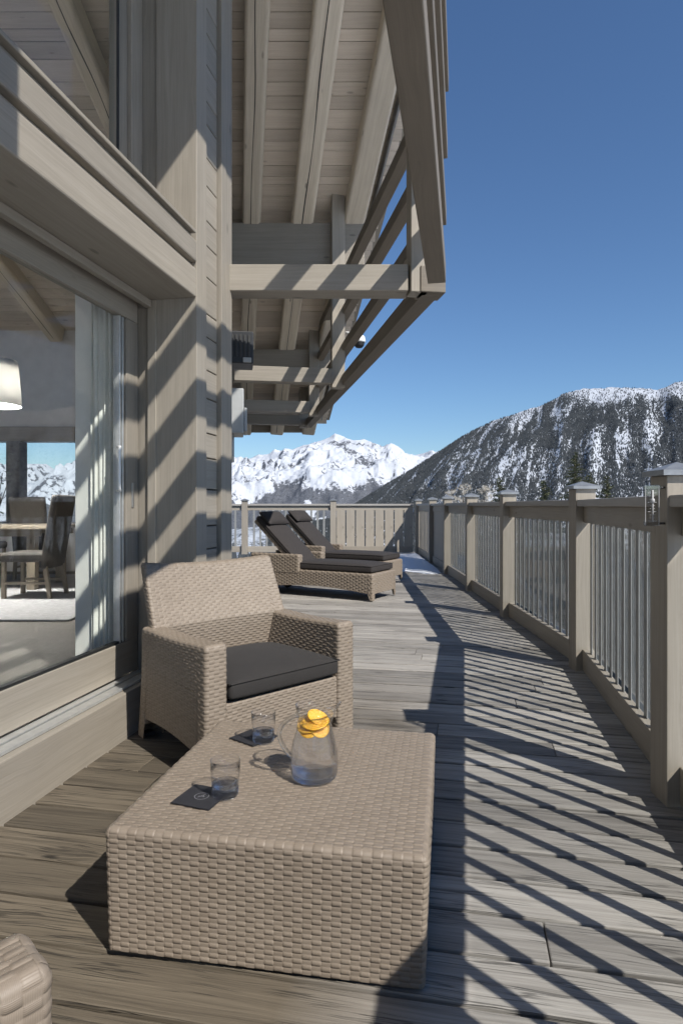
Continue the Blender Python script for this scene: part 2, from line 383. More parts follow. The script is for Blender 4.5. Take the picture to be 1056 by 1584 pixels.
# mountain with attribute masks
def mountain_mat(name, rock, snow=(.86, .88, .92), fine=.02):
    m = NT(name); b = m.bsdf(Roughness=.85); tc = m.n('ShaderNodeTexCoord')
    k = m.attr('rock'); x = m.noise(tc.outputs['Object'], fine, 8, .7)
    f = m.ramp(m.math('ADD', k, m.math('MULTIPLY', m.math('SUBTRACT', x, .5), 1.1)), [(.44, 0.0), (.56, 1.0)])
    rc = m.ramp(m.noise(tc.outputs['Object'], fine*3, 5), [(.3, tuple(c*.6 for c in rock)), (.7, tuple(c*1.5 for c in rock))])
    m.l(m.mix(f, snow, rc), b.inputs['Base Color'])
    m.bump(b, x, .6, 25.0); return m.m
M['alp'] = mountain_mat('alpine_snow', (.085, .092, .108), snow=(.50, .525, .57), fine=.022)
M['slope'] = mountain_mat('forest_slope', (.075, .078, .08), snow=(.44, .47, .52), fine=.02)
m = NT('conifer_far'); b = m.bsdf(Roughness=.9); tc = m.n('ShaderNodeTexCoord')
x = m.noise(tc.outputs['Object'], .01, 6, .7)
m.l(m.ramp(x, [(.35, (.030, .036, .042)), (.6, (.058, .066, .072)), (.75, (.11, .11, .11))]), b.inputs['Base Color']); M['far_tree'] = m.m
m = NT('conifer_needles'); b = m.bsdf(Roughness=.7); rn = m.attr('rnd')
m.l(m.ramp(rn, [(0, (.04, .052, .022)), (.6, (.085, .092, .042)), (1, (.16, .145, .08))]), b.inputs['Base Color']); M['needle'] = m.m
m = NT('frosty_twigs'); b = m.bsdf(Roughness=.8); rn = m.attr('rnd')
m.l(m.ramp(rn, [(0, (.16, .13, .09)), (.5, (.40, .36, .29)), (1, (.66, .65, .62))]), b.inputs['Base Color']); M['frost'] = m.m
M['bark'] = simple('bark', (.06, .045, .032), .9, 0, 8, .4, .4)
# ------------------------------------------------------------------ deck
def rail_n(s):
    """inner line of the railing in the facade frame at station s"""
    if s < 4.77: return .80
    # far stretch runs almost straight ahead: x = 1.69 + .015 (y-4.53)
    # x = EN.x n + ES.x s ; y = EN.y n + ES.y s
    return (1.69 - .015*4.53 + .015*ES.y*s - ES.x*s) / (EN.x - .015*EN.y)
mb = MB(); s = -2.2; PITCH = .178
while s < 16.2:
    nr = rail_n(s+PITCH/2) + .22
    nl = -3.2 if s > 3.9 else -1.95
    cuts = [nr]; n = nr - random.uniform(.3, 4.2)
    while n > nl+.5: cuts.append(n); n -= random.uniform(3.6, 4.4)
    cuts.append(nl)
    for a, b in zip(cuts[:-1], cuts[1:]):
        tilt = random.uniform(-.009, .009); dz = random.uniform(-.003, .002)
        ax = EN; ay = (ES + EZ*tilt).normalized(); az = ax.cross(ay)
        mb.box(W((a+b)/2, s+PITCH/2, -.014+dz), ax, ay, az, (a-b)-.0025, PITCH-.015, .028)
    s += PITCH
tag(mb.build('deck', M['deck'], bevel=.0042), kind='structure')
mb = MB()
for n in np.arange(-3.0, 1.0, .55): mb.nsbox(n-.04, n+.04, -2.2, 6.0, -.20, -.05)
for n in np.arange(-4.0, 1.0, .55): mb.nsbox(n-.04, n+.04, 6.0, 15.6, -.20, -.05)
tag(mb.build('deck_joists', M['alu_dark']), kind='structure')
mb = MB(); mb.nsbox(-3.25, .86, -2.2, 5.2, -.046, -.036); mb.nsbox(-4.2, -.2, 5.205, 15.5, -.046, -.036); mb.nsbox(-.195, .2, 5.205, 9.5, -.046, -.036); mb.nsbox(.205, .7, 5.205, 6.8, -.046, -.036)
tag(mb.build('gap_shade_sheet', M['alu_dark']), kind='structure')  # dark sheet added below the boards to paint the gaps as shaded
# wind-blown snow left at the far end of the deck
pts = []; nu, nv = 34, 30; V = []
for i in range(nu):
    for j in range(nv):
        a = i/(nu-1); c = j/(nv-1); y = 10.9 + a*4.6; x0 = 1.02+.1*sin(a*9); x1 = 1.76+.012*(y-10.9)
        x = x0 + (x1-x0)*c; e = min(1, min(a, 1-a)*9)*min(1, min(c+.04, 1.15-c)*5)
        yy = y - .35*(1-c)*(1-a)*-1 + .12*sin(c*7)
        V.append((x, yy, .004 + .055*e*(.55+.9*float(fbm(np.array([x*2.3]), np.array([y*1.3]))[0])) - .02*(1-e)))
tag(npobj('snow_patch', npmesh('snow_patch', V, gridfaces(nu, nv), M['snow'])), kind='stuff')

# ------------------------------------------------------------------ chalet
house = thing('chalet', 'timber clad chalet with tall sliding glass door and deep roof overhang along the deck', 'house', W(-1.5, 3.6, 0))
WD = M['wood']
def part(mbx, name, mat=None, parent=None, bevel=.004, **k): return mbx.build(name, mat or WD, parent or house, bevel, **k)
FZ = .20   # room floor
# pillar right of the door, stepped jamb
mb = MB()
mb.nsbox(-1.74, -1.49, 3.350, 3.493, 0, 6.9)
mb.nsbox(-1.90, -1.74, 3.362, 3.493, .0, 6.9)
mb.nsbox(-1.79, -1.737, 3.340, 3.38, .25, 2.385)
part(mb, 'door_pillar')
mb = MB(); z = .02; k = 0
hs = [.19, .15, .21, .17, .20, .14, .22]
while z < 6.6:
    h = hs[k % 7]; k += 1; mb.nsbox(-1.60, -1.517, 3.493, 3.716, z, z+h-.007); z += h
part(mb, 'siding')
mb = MB(); mb.nsbox(-1.90, -1.605, 3.495, 3.90, 0, 6.4); part(mb, 'wall')
mb = MB(); mb.nsbox(-1.602, -1.488, 3.72, 3.80, 0, 6.4); mb.nsbox(-1.602, -1.494, 3.803, 3.915, 0, 6.4); part(mb, 'corner_trim')
# wall that turns away behind the corner
mb = MB(); c0 = W(-1.49, 3.92); LW = 9.2
def RQ(r, q, z): return DR*r + DV*q + EZ*z
qc = c0.dot(DV); rc = c0.dot(DR)
mb.box(RQ(rc-.24, qc+LW/2+.03, 1.6), DR, DV, EZ, .3, LW, 3.2)
mb.box(RQ(rc-.24, qc+LW/4+.03, 4.2), DR, DV, EZ, .296, LW/2, 2.2)
part(mb, 'wall')
# sill board, aluminium track
mb = MB(); mb.nsbox(-1.97, -1.70, -1.8, 3.352, -.02, .236); part(mb, 'sill_board', bevel=.006)
mb = MB()
for n0, n1, z1 in ((-1.752, -1.735, .252), (-1.80, -1.758, .246), (-1.852, -1.81, .250)): mb.nsbox(n0, n1, -1.8, 3.345, .2385, z1)
part(mb, 'door_track', M['alu'], bevel=.002)
# lintel beam, two boards with a rebate between
mb = MB(); mb.nsbox(-1.93, -1.49, -3.2, 3.347, 2.385, 2.548); mb.nsbox(-1.93, -1.52, -3.2, 3.347, 2.551, 2.582)
mb.nsbox(-1.93, -1.487, -3.2, 3.347, 2.585, 2.705); part(mb, 'lintel_beam', bevel=.008)
mb = MB(); mb.nsbox(-1.93, -1.47, -3.2, 3.30, 2.728, 2.748); mb.nsbox(-1.93, -1.50, -3.2, 3.30, 2.7075, 2.7255); part(mb, 'window_sill', bevel=.004)
mb = MB(); mb.nsbox(-1.80, -1.76, -1.8, 3.338, 2.340, 2.383); part(mb, 'door_head_trim')
# facade left of the door and above the upper window (mostly out of frame)
mb = MB(); mb.nsbox(-2.0, -1.6, -3.2, -1.8, 0, 2.385); mb.nsbox(-2.0, -1.6, -3.2, -1.2, 2.75, 5.9); mb.nsbox(-2.0, -1.6, -3.2, 3.35, 5.2, 6.9); part(mb, 'wall')
# sliding door
door = MB(); door.nsbox(-1.905, -1.855, -1.8, 3.352, .255, .437); door.nsbox(-1.905, -1.855, -1.8, 3.352, 2.255, 2.383)
door.nsbox(-1.905, -1.853, 3.222, 3.352, .44, 2.252); door.nsbox(-1.905, -1.853, .18, .30, .44, 2.252); door.nsbox(-1.905, -1.853, -1.8, -1.68, .44, 2.252)
dfr = part(door, 'sliding_door')
mb = MB(); mb.nsbox(-1.884, -1.876, .30, 3.222, .437, 2.255); mb.nsbox(-1.884, -1.876, -1.68, .18, .437, 2.255); part(mb, 'pane', M['pane'], dfr, 0)
mb = MB()
for s0 in (3.195, 3.165): mb.nsbox(-1.90, -1.86, s0, s0+.014, .44, 2.252)
part(mb, 'slim_frame', M['alu'], dfr, .002)
mb = MB(); mb.nsbox(-1.895, -1.865, .30, 3.22, .4375, .450); part(mb, 'glass_seal', M['alu_dark'], dfr, 0)
mb = MB(); h0 = W(-1.855, 3.145, 1.20); p = [W(-1.858, 3.135, 1.52), W(-1.83, 3.12, 1.52), W(-1.83, 3.11, 1.50), W(-1.83, 3.11, 1.30), W(-1.83, 3.12, 1.28), W(-1.858, 3.135, 1.28)]
mb.tube(p, .0075, 8); part(mb, 'handle', M['white_plastic'], dfr, 0, smooth=True)
mb = MB(); mb.nsbox(-1.853, -1.846, 3.275, 3.297, 1.19, 1.33); part(mb, 'lock_plate', M['metal_fix'], dfr, .003)
# upper window
mb = MB(); mb.nsbox(-1.915, -1.855, 3.145, 3.235, 2.75, 5.2); mb.nsbox(-1.90, -1.83, 3.24, 3.36, 2.75, 5.2); mb.nsbox(-1.915, -1.855, -1.2, 3.145, 2.75, 2.80); mb.nsbox(-1.915, -1.855, -1.2, -1.1, 2.8, 5.2)
uw = part(mb, 'upper_window')
mb = MB(); mb.nsbox(-1.89, -1.882, -1.1, 3.145, 2.80, 5.2); part(mb, 'pane', M['pane'], uw, 0)
mb = MB(); mb.nsbox(-1.86, -1.85, 3.13, 3.143, 2.8, 5.2); part(mb, 'glass_seal', M['alu_dark'], uw, 0)

# roof: boards under it run level, rafters run down the slope
KS = .41; AL = math.atan(KS); SV = Vector((0, cos(AL), -sin(AL))); NV = Vector((0, sin(AL), cos(AL))); X = Vector((1, 0, 0))
def rz(y): return 7.507 - KS*y                      # underside of the rafters
def edge_x(y): return .30 - .167*(y-7.31)           # right-hand edge of the roof
mb = MB(); y = -1.2; k = 0; pw = [.20, .13, .13, .20, .13, .11, .17, .13, .10, .15]
while y < 12.0:
    hgt = pw[k % 10]*1.05; k += 1
    y1 = y + hgt*cos(AL); xr = edge_x((y+y1)/2)+.20; ym = (y+y1)/2
    segs = [(-1.55, xr)] if y < 4.2 else [(-.95-.167*(ym-4.2), xr)]
    segs.append((-9.4, -1.6 - .05*max(0, ym-4)))
    if ym > 9.6: segs = segs[:1]
    for x0, x1 in segs:
        mb.box(Vector(((x0+x1)/2, ym, rz(ym)+.255)), X, SV, NV, x1-x0, hgt-.006, .03)
    y = y1
roof = part(mb, 'roof', M['soffit'], bevel=.003)
mb = MB(); yc = 6.45; mb.box(Vector((-3.9, yc-1.2+.6, rz(yc-.6)+.36)), X, SV, NV, 11.6, 1, .16)
mb = MB()
for ya, yb in ((-1.4, 2), (2, 6), (6, 9.6), (9.6, 12.05)):
    ym = (ya+yb)/2; x0 = -9.6 if yb < 9.7 else -2.6; x1 = edge_x(ym)+.1 if False else None
    pA = [(x0, ya), (edge_x(ya)+.26, ya), (edge_x(yb)+.26, yb), (x0, yb)]
    i = len(mb.v); r = .5
    for dz in (.275, .40):
        for (xx, yy) in pA: mb.v.append((xx, yy, rz(yy)+dz))
    for f in ((3, 2, 1, 0), (4, 5, 6, 7), (0, 1, 5, 4), (1, 2, 6, 5), (2, 3, 7, 6), (3, 0, 4, 7)):
        mb.f.append(tuple(i+q for q in f)); mb.r.append(r); mb.uv += [(0, 0)]*4
part(mb, 'roof_deck', WD, roof, 0)
def rafter(xa, ya, dx, y0, y1, wd, ht, split, nm='rafter'):
    mb = MB(); P = lambda y, o=0: Vector((xa+dx*(y-ya)+o, y, rz(y)+ht/2*1.0))
    mb.beam(P(y0), P(y1), wd, ht, NV); o = mb.build(nm, M['wood_raw'], roof, .035, seg=4)
    if split:                                           # long drying crack along the underside
        mc = MB(); n = 70; L = []
        for k in range(n+1):
            y = y0+.1+(y1-y0-.2)*k/n; j = .02*(vnoise(np.array([k*.23+xa*9]), np.array([xa*3]))[0]-.5)*2; wdh = .0025+.0045*vnoise(np.array([k*.31]), np.array([xa*7+2]))[0]
            c = P(y, j)-NV*(ht/2+.0012); L.append((c-X*wdh, c+X*wdh))
        for k in range(n): mc.face([L[k][0], L[k+1][0], L[k+1][1], L[k][1]], [(0, 0)]*4, .5)
        mc.build('crack', M['alu_dark'], o)
    return o
mb = MB(); mb.xbox(-2.6, -.72, 12.02, 12.06, 2.60, 2.83); mb.xbox(-2.6, -.72, 12.065, 12.09, 2.70, 2.85); mb.build('fascia', WD, roof, .004)
for (xa, sp, wd, y1) in ((-1.03, True, .21, 12.12), (-.433, True, .25, 12.12), (.172, False, .25, 12.12)):
    rafter(xa, 7.24, -.167, -.5, y1, wd, .25, sp)
for xa in (-2.34, -3.45, -4.56, -5.67, -6.8): rafter(xa, 5.19, .069, 0, 9.45, .2, .24, True)
# metal flashing strip along the roof edge
mb = MB(); mb.beam(Vector((edge_x(0)+.06, 0, rz(0)+.16)), Vector((edge_x(11.7)+.06, 11.7, rz(11.7)+.16)), .02, .2, NV); mb.build('edge_flashing', M['zinc'], roof, 0)
# purlins carrying the rafters
for (yc, x0, x1, zt, zb) in ((7.42, -1.35, .27, rz(7.31), 3.95), (9.66, -1.75, -.12, rz(9.56), 3.13), (11.1, -2.0, -.36, rz(11.0), 2.83), (13.3, -2.35, -.78, rz(13.2), 1.98+.1)):
    if yc > 13: continue
    mb = MB(); mb.xbox(x0, x1, yc-.09, yc+.12, zb, zt-.003); mb.build('purlin', WD, roof, .006)
# unseen slab added to cast shade on the upper facade
mb = MB(); mb.nsbox(-1.46, -.15, -4, 3.45, 4.98, 5.2); mb.build('shade_slab', WD, roof, .006)

# timber balcony frame hung under the overhang
bal = MB(); QL = 11.2
P0 = Vector((.585, 4.13, 0))
def BF(q, r, z): return P0 + DV*q + DR*r + EZ*z
LN = 7.4
def near_pt(t, o, z): return W(-.165+o, 3.985-t, z)     # near stretch, parallel to the facade
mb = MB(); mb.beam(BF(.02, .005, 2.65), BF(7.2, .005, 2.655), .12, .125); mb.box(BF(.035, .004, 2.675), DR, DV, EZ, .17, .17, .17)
frame = part(mb, 'balcony_frame', M['rail_shaded'], None, .006)
mb = MB(); mb.beam(near_pt(.0, 0, 2.658), near_pt(LN, 0, 2.658), .112, .124); mb.build('bottom_rail', M['rail_shaded'], frame, .006)
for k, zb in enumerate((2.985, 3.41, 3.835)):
    mb = MB(); mb.beam(BF(.05, .0+.004*k, zb+.055), BF(7.2, .0+.004*k, zb+.055), .095, .105); mb.build('rail', M['rail_shaded'], frame, .005)
    mb = MB(); mb.beam(near_pt(-.07, .008+.007*k, zb+.055), near_pt(LN, .008+.007*k, zb+.055), .10, .105); mb.build('rail', M['rail_shaded'], frame, .005)
mb = MB(); mb.box(BF(.02, -.085, 3.30), DR, DV, EZ, .115, .12, 1.42); mb.build('post', WD, frame, .005)
for q, zt in ((3.22, 5.0), (5.52, 3.95), (6.98, 3.3)):
    mb = MB(); mb.box(BF(q, -.10, (2.56+zt)/2), DR, DV, EZ, .15, .13, zt-2.56); mb.build('post', WD, frame, .005)
for t in (3.12, 6.0):
    mb = MB(); mb.box(near_pt(t, -.135, 3.75), EN, ES, EZ, .115, .13, 2.44); mb.build('post', WD, frame, .005)
mb = MB(); mb.xbox(-.80, .435, 4.09, 4.26, 2.603, 2.775); mb.build('cross_beam', WD, frame, .005)
for q in (3.22, 5.52, 6.98):
    e = BF(q, -.17, 2.69); L = e.dot(DR)-rc
    mb = MB(); mb.box(e - DR*(L/2), DR, DV, EZ, L, .15, .17); mb.build('cross_beam', WD, frame, .005)

# wall-hung devices beyond the corner
def corner_dev(dq, dr, z): return RQ(rc-.06+dr, qc+dq, z)
t = thing('wall_speaker', 'black louvred outdoor speaker box hung high on the wall under the overhang', 'speaker', corner_dev(.5, .1, 1.2+235/970*4.55))
def boxset(bm_, dr0, dr1, dq0, dq1, z0, z1): bm_.box(corner_dev((dq0+dq1)/2, (dr0+dr1)/2, (z0+z1)/2), DR, DV, EZ, dr1-dr0, dq1-dq0, z1-z0)
mb = MB(); boxset(mb, .005, .205, .42, .66, 2.235, 2.47); mb.build('case', M['black'], t, .008)
mb = MB()
for k in range(5): boxset(mb, .045+k*.03, .06+k*.03, .412, .4195, 2.28, 2.44)
mb.build('louvre', M['alu_dark'], t, .002)
mb = MB(); boxset(mb, .13, .19, .405, .42, 2.24, 2.275); mb.build('sensor', M['grey_box'], t, .004)
mb = MB(); boxset(mb, -.02, .01, .50, .60, 2.28, 2.42); mb.build('bracket', M['black'], t, .003)
t = thing('utility_box', 'grey metal cabinet hung on the chalet corner below the speaker', 'box', corner_dev(.4, .06, 1.85))
mb = MB(); boxset(mb, .02, .135, .32, .62, 1.715, 2.035); mb.build('case', M['grey_box'], t, .008)
mb = MB(); boxset(mb, .138, .158, .34, .60, 1.73, 1.90); mb.build('door', M['grey_box'], t, .004)
mb = MB(); boxset(mb, -.02, .017, .36, .56, 1.74, 2.06); mb.build('back_plate', M['black'], t, .003)
mb = MB(); boxset(mb, -.02, .045, .26, .34, .04, 1.66); part(mb, 'corner_batten')
mb = MB(); p0 = corner_dev(.42, .05, 1.715); mb.tube([p0, p0-EZ*.10, p0-EZ*.2], .018, 8); mb.build('conduit', M['grey_box'], t, 0, smooth=True)
cp = BF(3.3, .17, 3.13)
t = thing('dome_camera', 'white dome security camera on the balcony frame under the roof', 'camera', cp)
mb = MB(); mb.lathe([(.0, .09), (.04, .086), (.066, .065), (.075, .025), (.075, .0), (.066, -.005)], 20, cp); mb.build('housing', M['white_plastic'], t, 0, smooth=True)
mb = MB(); mb.lathe([(.064, -.005), (.058, -.038), (.038, -.062), (0, -.072)], 20, cp); mb.build('dome', M['black'], t, 0, smooth=True)
mb = MB(); mb.tube([cp+EZ*.06, cp+EZ*.09, cp+EZ*.11-DR*.16], .014, 8); mb.build('arm', M['white_plastic'], t, 0, smooth=True)

# ------------------------------------------------------------------ room behind the glass
room = MB(); room.nsbox(-9, -1.975, -3.2, 3.45, .10, FZ); 
mb = MB(); mb.xbox(-9.6, -1.75, 1.0, 9.6, .08, FZ-.004)
part(mb, 'room_floor', M['floor'], bevel=0)
mb = MB(); mb.nsbox(-2.20, -2.088, 3.262, 3.34, FZ, 2.62); part(mb, 'wall', M['white'])
mb = MB(); YB = 9.5
mb.xbox(-9.6, -1.95, YB, YB+.2, 2.17, 4.1); mb.xbox(-9.6, -1.95, YB, YB+.2, FZ, .95)
mb.xbox(-4.02, -1.95, YB, YB+.2, .95, 2.17); mb.xbox(-9.6, -8.3, YB, YB+.2, .95, 2.17)
part(mb, 'wall', M['plaster'], bevel=0)
mb = MB(); mb.xbox(-9.5, -4.02, YB-.06, YB+.02, 2.17, 2.39); part(mb, 'window_lintel', M['oak'])
mb = MB(); mb.xbox(-5.02, -4.82, YB-.12, YB+.15, .95, 2.168); part(mb, 'window_post', M['stone'], bevel=.02)
mb = MB(); mb.xbox(-4.82, -4.02, YB+.09, YB+.1, .95, 2.17); mb.xbox(-8.3, -5.02, YB+.09, YB+.1, .95, 2.17); part(mb, 'pane', M['pane'], bevel=0)
mb = MB(); mb.xbox(-9.6, -9.4, -2, 2.2, FZ, 7.4); mb.xbox(-9.6, -9.4, 7.5, 9.5, FZ, 4.6); mb.xbox(-9.6, -9.4, 2.2, 7.5, FZ, .9); mb.xbox(-9.6, -9.4, 2.2, 7.5, 2.6, 5.6); part(mb, 'wall', M['plaster'], bevel=0)
mb = MB(); mb.nsbox(-9.5, -2.0, -3.3, -3.2, FZ, 7.6); part(mb, 'wall', M['plaster'], bevel=0)
mb = MB(); mb.xbox(-7, -2.2, 7.0, 7.16, rz(7.08)-.22, rz(7.08)-.003); part(mb, 'tie_beam', M['oak'])
# curtain
V = []; nu, nv = 90, 10
for i in range(nu):
    a = i/(nu-1); n = -1.935 - .15*a; s_ = 3.245 + .012*sin(a*2*pi*4.5) + .005*sin(a*23)
    for j in range(nv):
        z = FZ+.03 + (2.42-FZ-.03)*j/(nv-1); V.append(tuple(W(n + .004*sin(j*.7+a*20), s_, z)))
o = npobj('curtain', npmesh('curtain', V, gridfaces(nu, nv), M['curtain']))
sd = o.modifiers.new('solid', 'SOLIDIFY'); sd.thickness = .003
tag(o, 'pale pleated curtain gathered at the right side of the sliding glass door', 'curtain')
# pendant lamp
lp = (-3.66, 6.6, 2.25)
t = thing('pendant_lamp', 'large white drum shade hanging over the dining table', 'lamp', lp)
mb = MB(); mb.lathe([(.27, 0), (.262, .16), (.235, .46), (.225, .48), (.223, .478), (.258, .16), (.266, .002), (.27, 0)], 48, lp); mb.build('lamp_shade', M['shade'], t, 0, smooth=True)
mb = MB(); mb.tube([(lp[0], lp[1], lp[2]+.30), (lp[0], lp[1], rz(lp[1])-.0)], .006, 6); mb.build('cord', M['black'], t)
mb = MB()
for k in range(3):
    a = k*2*pi/3; mb.tube([(lp[0], lp[1], lp[2]+.42), (lp[0]+.233*cos(a), lp[1]+.233*sin(a), lp[2]+.44)], .004, 6)
mb.build('spider', M['metal_fix'], t)
mb = MB(); mb.lathe([(0, .405), (.228, .405), (.228, .409), (0, .409)], 40, lp); mb.build('diffuser', M['shade'], t)  # disc added to cut the bulb's light on the ceiling
ll = bpy.data.lights.new('lamp_bulb', 'POINT'); ll.energy = 165; ll.color = (1, .955, .90); ll.shadow_soft_size = .12
lo = bpy.data.objects.new('lamp_bulb', ll); COL.objects.link(lo); lo.parent = t; lo.location = (0, 0, .22)
# dining table
t = thing('dining_table', 'long oak dining table inside behind the glass', 'table', (-4.9, 7.75, FZ))
mb = MB(); mb.xbox(-6.6, -3.33, 7.2, 8.3, .925, .965); mb.build('tabletop', M['oak'], t, .005)
mb = MB(); mb.xbox(-6.5, -3.5, 7.3, 7.34, .84, .9225); mb.xbox(-6.5, -3.5, 8.16, 8.2, .84, .9225); mb.build('apron', M['oak'], t, .003)
for x in (-6.4, -3.62):
    for yy in (7.36, 8.1):
        mb = MB(); mb.xbox(x-.05, x+.05, yy-.05, yy+.05, FZ, .922); mb.build('leg', M['oak'], t, .004)
def dining_chair(label):
    """local: faces -x, origin on the floor under the seat"""
    t = thing('dining_chair', label, 'chair', (0, 0, 0), 0, 'dining chairs', True)
    mb = MB(); mb.xbox(-.26, .24, -.24, .24, .40, .50); mb.build('seat', M['taupe_leather'], t, .035, seg=4)
    mb = MB(); mb.box(Vector((.27, 0, .72)), Vector((.985, 0, -.17)), Vector((0, 1, 0)), Vector((.17, 0, .985)), .075, .48, .80); mb.build('backrest', M['taupe_leather'], t, .03, seg=4)
    for sx, sy in ((-1, -1), (-1, 1), (1, -1), (1, 1)):
        mb = MB(); x0 = .215*sx; y0 = .2*sy; mb.beam((x0+(.06 if sx > 0 else 0), y0, 0), (x0, y0, .41), .042, .042, Vector((1, 0, 0))); mb.build('leg', M['oak'], t, .004)
    for sy in (-1, 1):
        mb = MB(); mb.xbox(-.2, .24, .2*sy-.012, .2*sy+.012, .16, .19); mb.build('stretcher', M['oak'], t, .003)
    return t
c0_ = dining_chair('brown padded dining chair seen side on at the right end of the table inside'); c0_.location = (-3.36, 6.85, FZ)
for (x, y, a, lab) in ((-4.15, 8.62, pi/2, 'padded dining chair on the window side, its back below the mountain view'),
                       (-4.95, 8.62, pi/2, 'padded dining chair on the window side, its back below the dark stone post'),
                       (-4.25, 6.95, 0, 'padded dining chair inside, cut by the left photo edge')):
    c_ = copy_tree(c0_); c_.location = (x, y, FZ); c_.rotation_euler = (0, 0, a if a else 0); c_['label'] = lab
    if a: c_.rotation_euler = (0, 0, -pi/2)
mb = MB(); mb.xbox(-7.2, -2.35, 5.42, 9.0, FZ+.002, FZ+.014); tag(mb.build('rug', M['rug']), 'pale grey rug on the dark floor under the dining table', 'rug')
# white floor-standing lantern post and plant at the left edge
t = thing('house_plant', 'green leafy potted plant in the dining room by the left window', 'plant', (-4.95, 8.95, FZ))
pp = Vector((-4.95, 8.95, FZ))
mb = MB(); mb.lathe([(0, 0), (.12, 0), (.16, .3), (.15, .3), (.14, .27), (0, .27)], 24, pp); mb.build('pot', M['white'], t, 0, smooth=True)
mb = MB()
for k in range(5):
    a = k*1.3; mb.tube([pp+EZ*.25, pp+Vector((.05*cos(a), .05*sin(a), .9)), pp+Vector((.2*cos(a), .12*sin(a), 1.35+.12*k))], .006, 6)
mb.build('stem', M['bark'], t)
mb = MB()
for k in range(70):
    a = random.uniform(0, 2*pi); zz = random.uniform(.75, 1.95); r = random.uniform(.03, .26); c = pp+Vector((r*cos(a), r*sin(a)*.6, zz)); d = Vector((cos(a), sin(a), random.uniform(-.7, .4))).normalized()
    sd_ = d.cross(EZ).normalized()*.022; L = random.uniform(.08, .15)
    mb.face([c, c+d*L*.5+sd_, c+d*L, c+d*L*.5-sd_], [(0, 0)]*4, random.random())
mb.build('foliage', M['leaf'], t)

# ------------------------------------------------------------------ railing
RW = M['rail_wood']
rail = thing('deck_railing', 'long grey brown timber railing with capped posts down the right of the deck', 'railing', (1.75, 4.6, 0))
def far_x(y): return 1.69 + .015*(y-4.53)
posts = [(W(.87, -.02-2.07+.5), .14), ]
pl = []   # (centre, rotation of post)
n0 = .872
bend = Vector((far_x(4.6)+.072, 4.602, 0))
d_near = ES
pl = [bend - ES*k for k in (6.5, 4.45, 2.075)] + [bend] + [Vector((far_x(y)+.072, y, 0)) for y in (6.78, 8.85, 11.0, 13.05, 15.75)]
rots = [0.03, .03, .03, .01, .015, .015, .015, .015, .015]
def post(c, a, par):
    ax = Vector((cos(a), -sin(a), 0)); ay = Vector((sin(a), cos(a), 0))
    mb = MB(); mb.box(c+EZ*.64, ax, ay, EZ, .145, .145, 1.36); p = mb.build('post', RW, par, .004)
    mb = MB(); i = 0
    mb.box(c+EZ*1.3315, ax, ay, EZ, .192, .192, .022)
    b = len(mb.v)
    for sx, sy in ((-1, -1), (1, -1), (1, 1), (-1, 1)): mb.v.append(tuple(c+ax*(.094*sx)+ay*(.094*sy)+EZ*1.343))
    mb.v.append(tuple(c+EZ*1.378))
    for k in range(4): mb.f.append((b+k, b+(k+1) % 4, b+4)); mb.r.append(.5); mb.uv += [(0, 0), (.1, 0), (.05, .1)]
    mb.build('cap', M['zinc'], p)
for c, a in zip(pl, rots): post(c, a, rail)
def board_proto(wd, th, mat, name='baluster'):
    mb = MB(); mb.box(Vector((0, 0, .625)), Vector((1, 0, 0)), Vector((0, 1, 0)), EZ, th, wd, .94)
    o = mb.build(name, mat, None, .0015, seg=1); return o
bal_p = board_proto(.050, .0065, M['slat']); wide_p = board_proto(.215, .018, RW)
def bay(a, b, par, proto, count, first=False, off=0.0):
    d = (b-a); L = d.length; d.normalize(); r = Vector((d.y, -d.x, 0)); ang = atan2(-d.x, d.y)
    a2 = a + d*.0735; b2 = b - d*.0735
    for (nm, wd, h, z, o_) in (('handrail', .12, .048, 1.218, .010), ('top_board', .04, .118, 1.136, .016), ('bottom_board', .045, .15, .087, .012)):
        mb = MB(); mb.beam(a2 + r*o_ + EZ*z, b2 + r*o_ + EZ*z, wd, h); mb.build(nm, M['handrail'] if nm == 'handrail' else RW, par, .005)
    if proto is bal_p:
        mb = MB(); mb.beam(a2 + r*.052 + EZ*.63, b2 + r*.052 + EZ*.63, .008, .90); mb.build('glass_panel', M['dusty_glass'], par, 0)
    for k in range(count):
        t = (k+1)/(count+1) if proto is bal_p else (k+.5)/count
        c = proto.copy(); COL.objects.link(c); c.parent = par
        c.location = a2 + (b2-a2)*t + r*off - par.location; c.rotation_euler = (0, 0, ang)
for k in range(8):
    wide = k >= 6
    bay(pl[k], pl[k+1], rail, wide_p if wide else bal_p, 9 if wide else 12, off=.022)
er = thing('end_railing', 'timber railing closing the far end of the deck behind the loungers', 'railing', (-.21, 15.9, 0))
ep = [Vector((1.80, 15.98, 0)), Vector((-.21, 15.98, 0)), Vector((-2.46, 15.98, 0)), Vector((-4.6, 15.98, 0))]
for c in ep[1:]: post(c, pi/2, er)
bay(ep[0]+Vector((.1, 0, 0)), ep[1], er, wide_p, 8); bay(ep[1], ep[2], er, bal_p, 12); bay(ep[2], ep[3], er, bal_p, 11)
bpy.data.objects.remove(bal_p); bpy.data.objects.remove(wide_p)
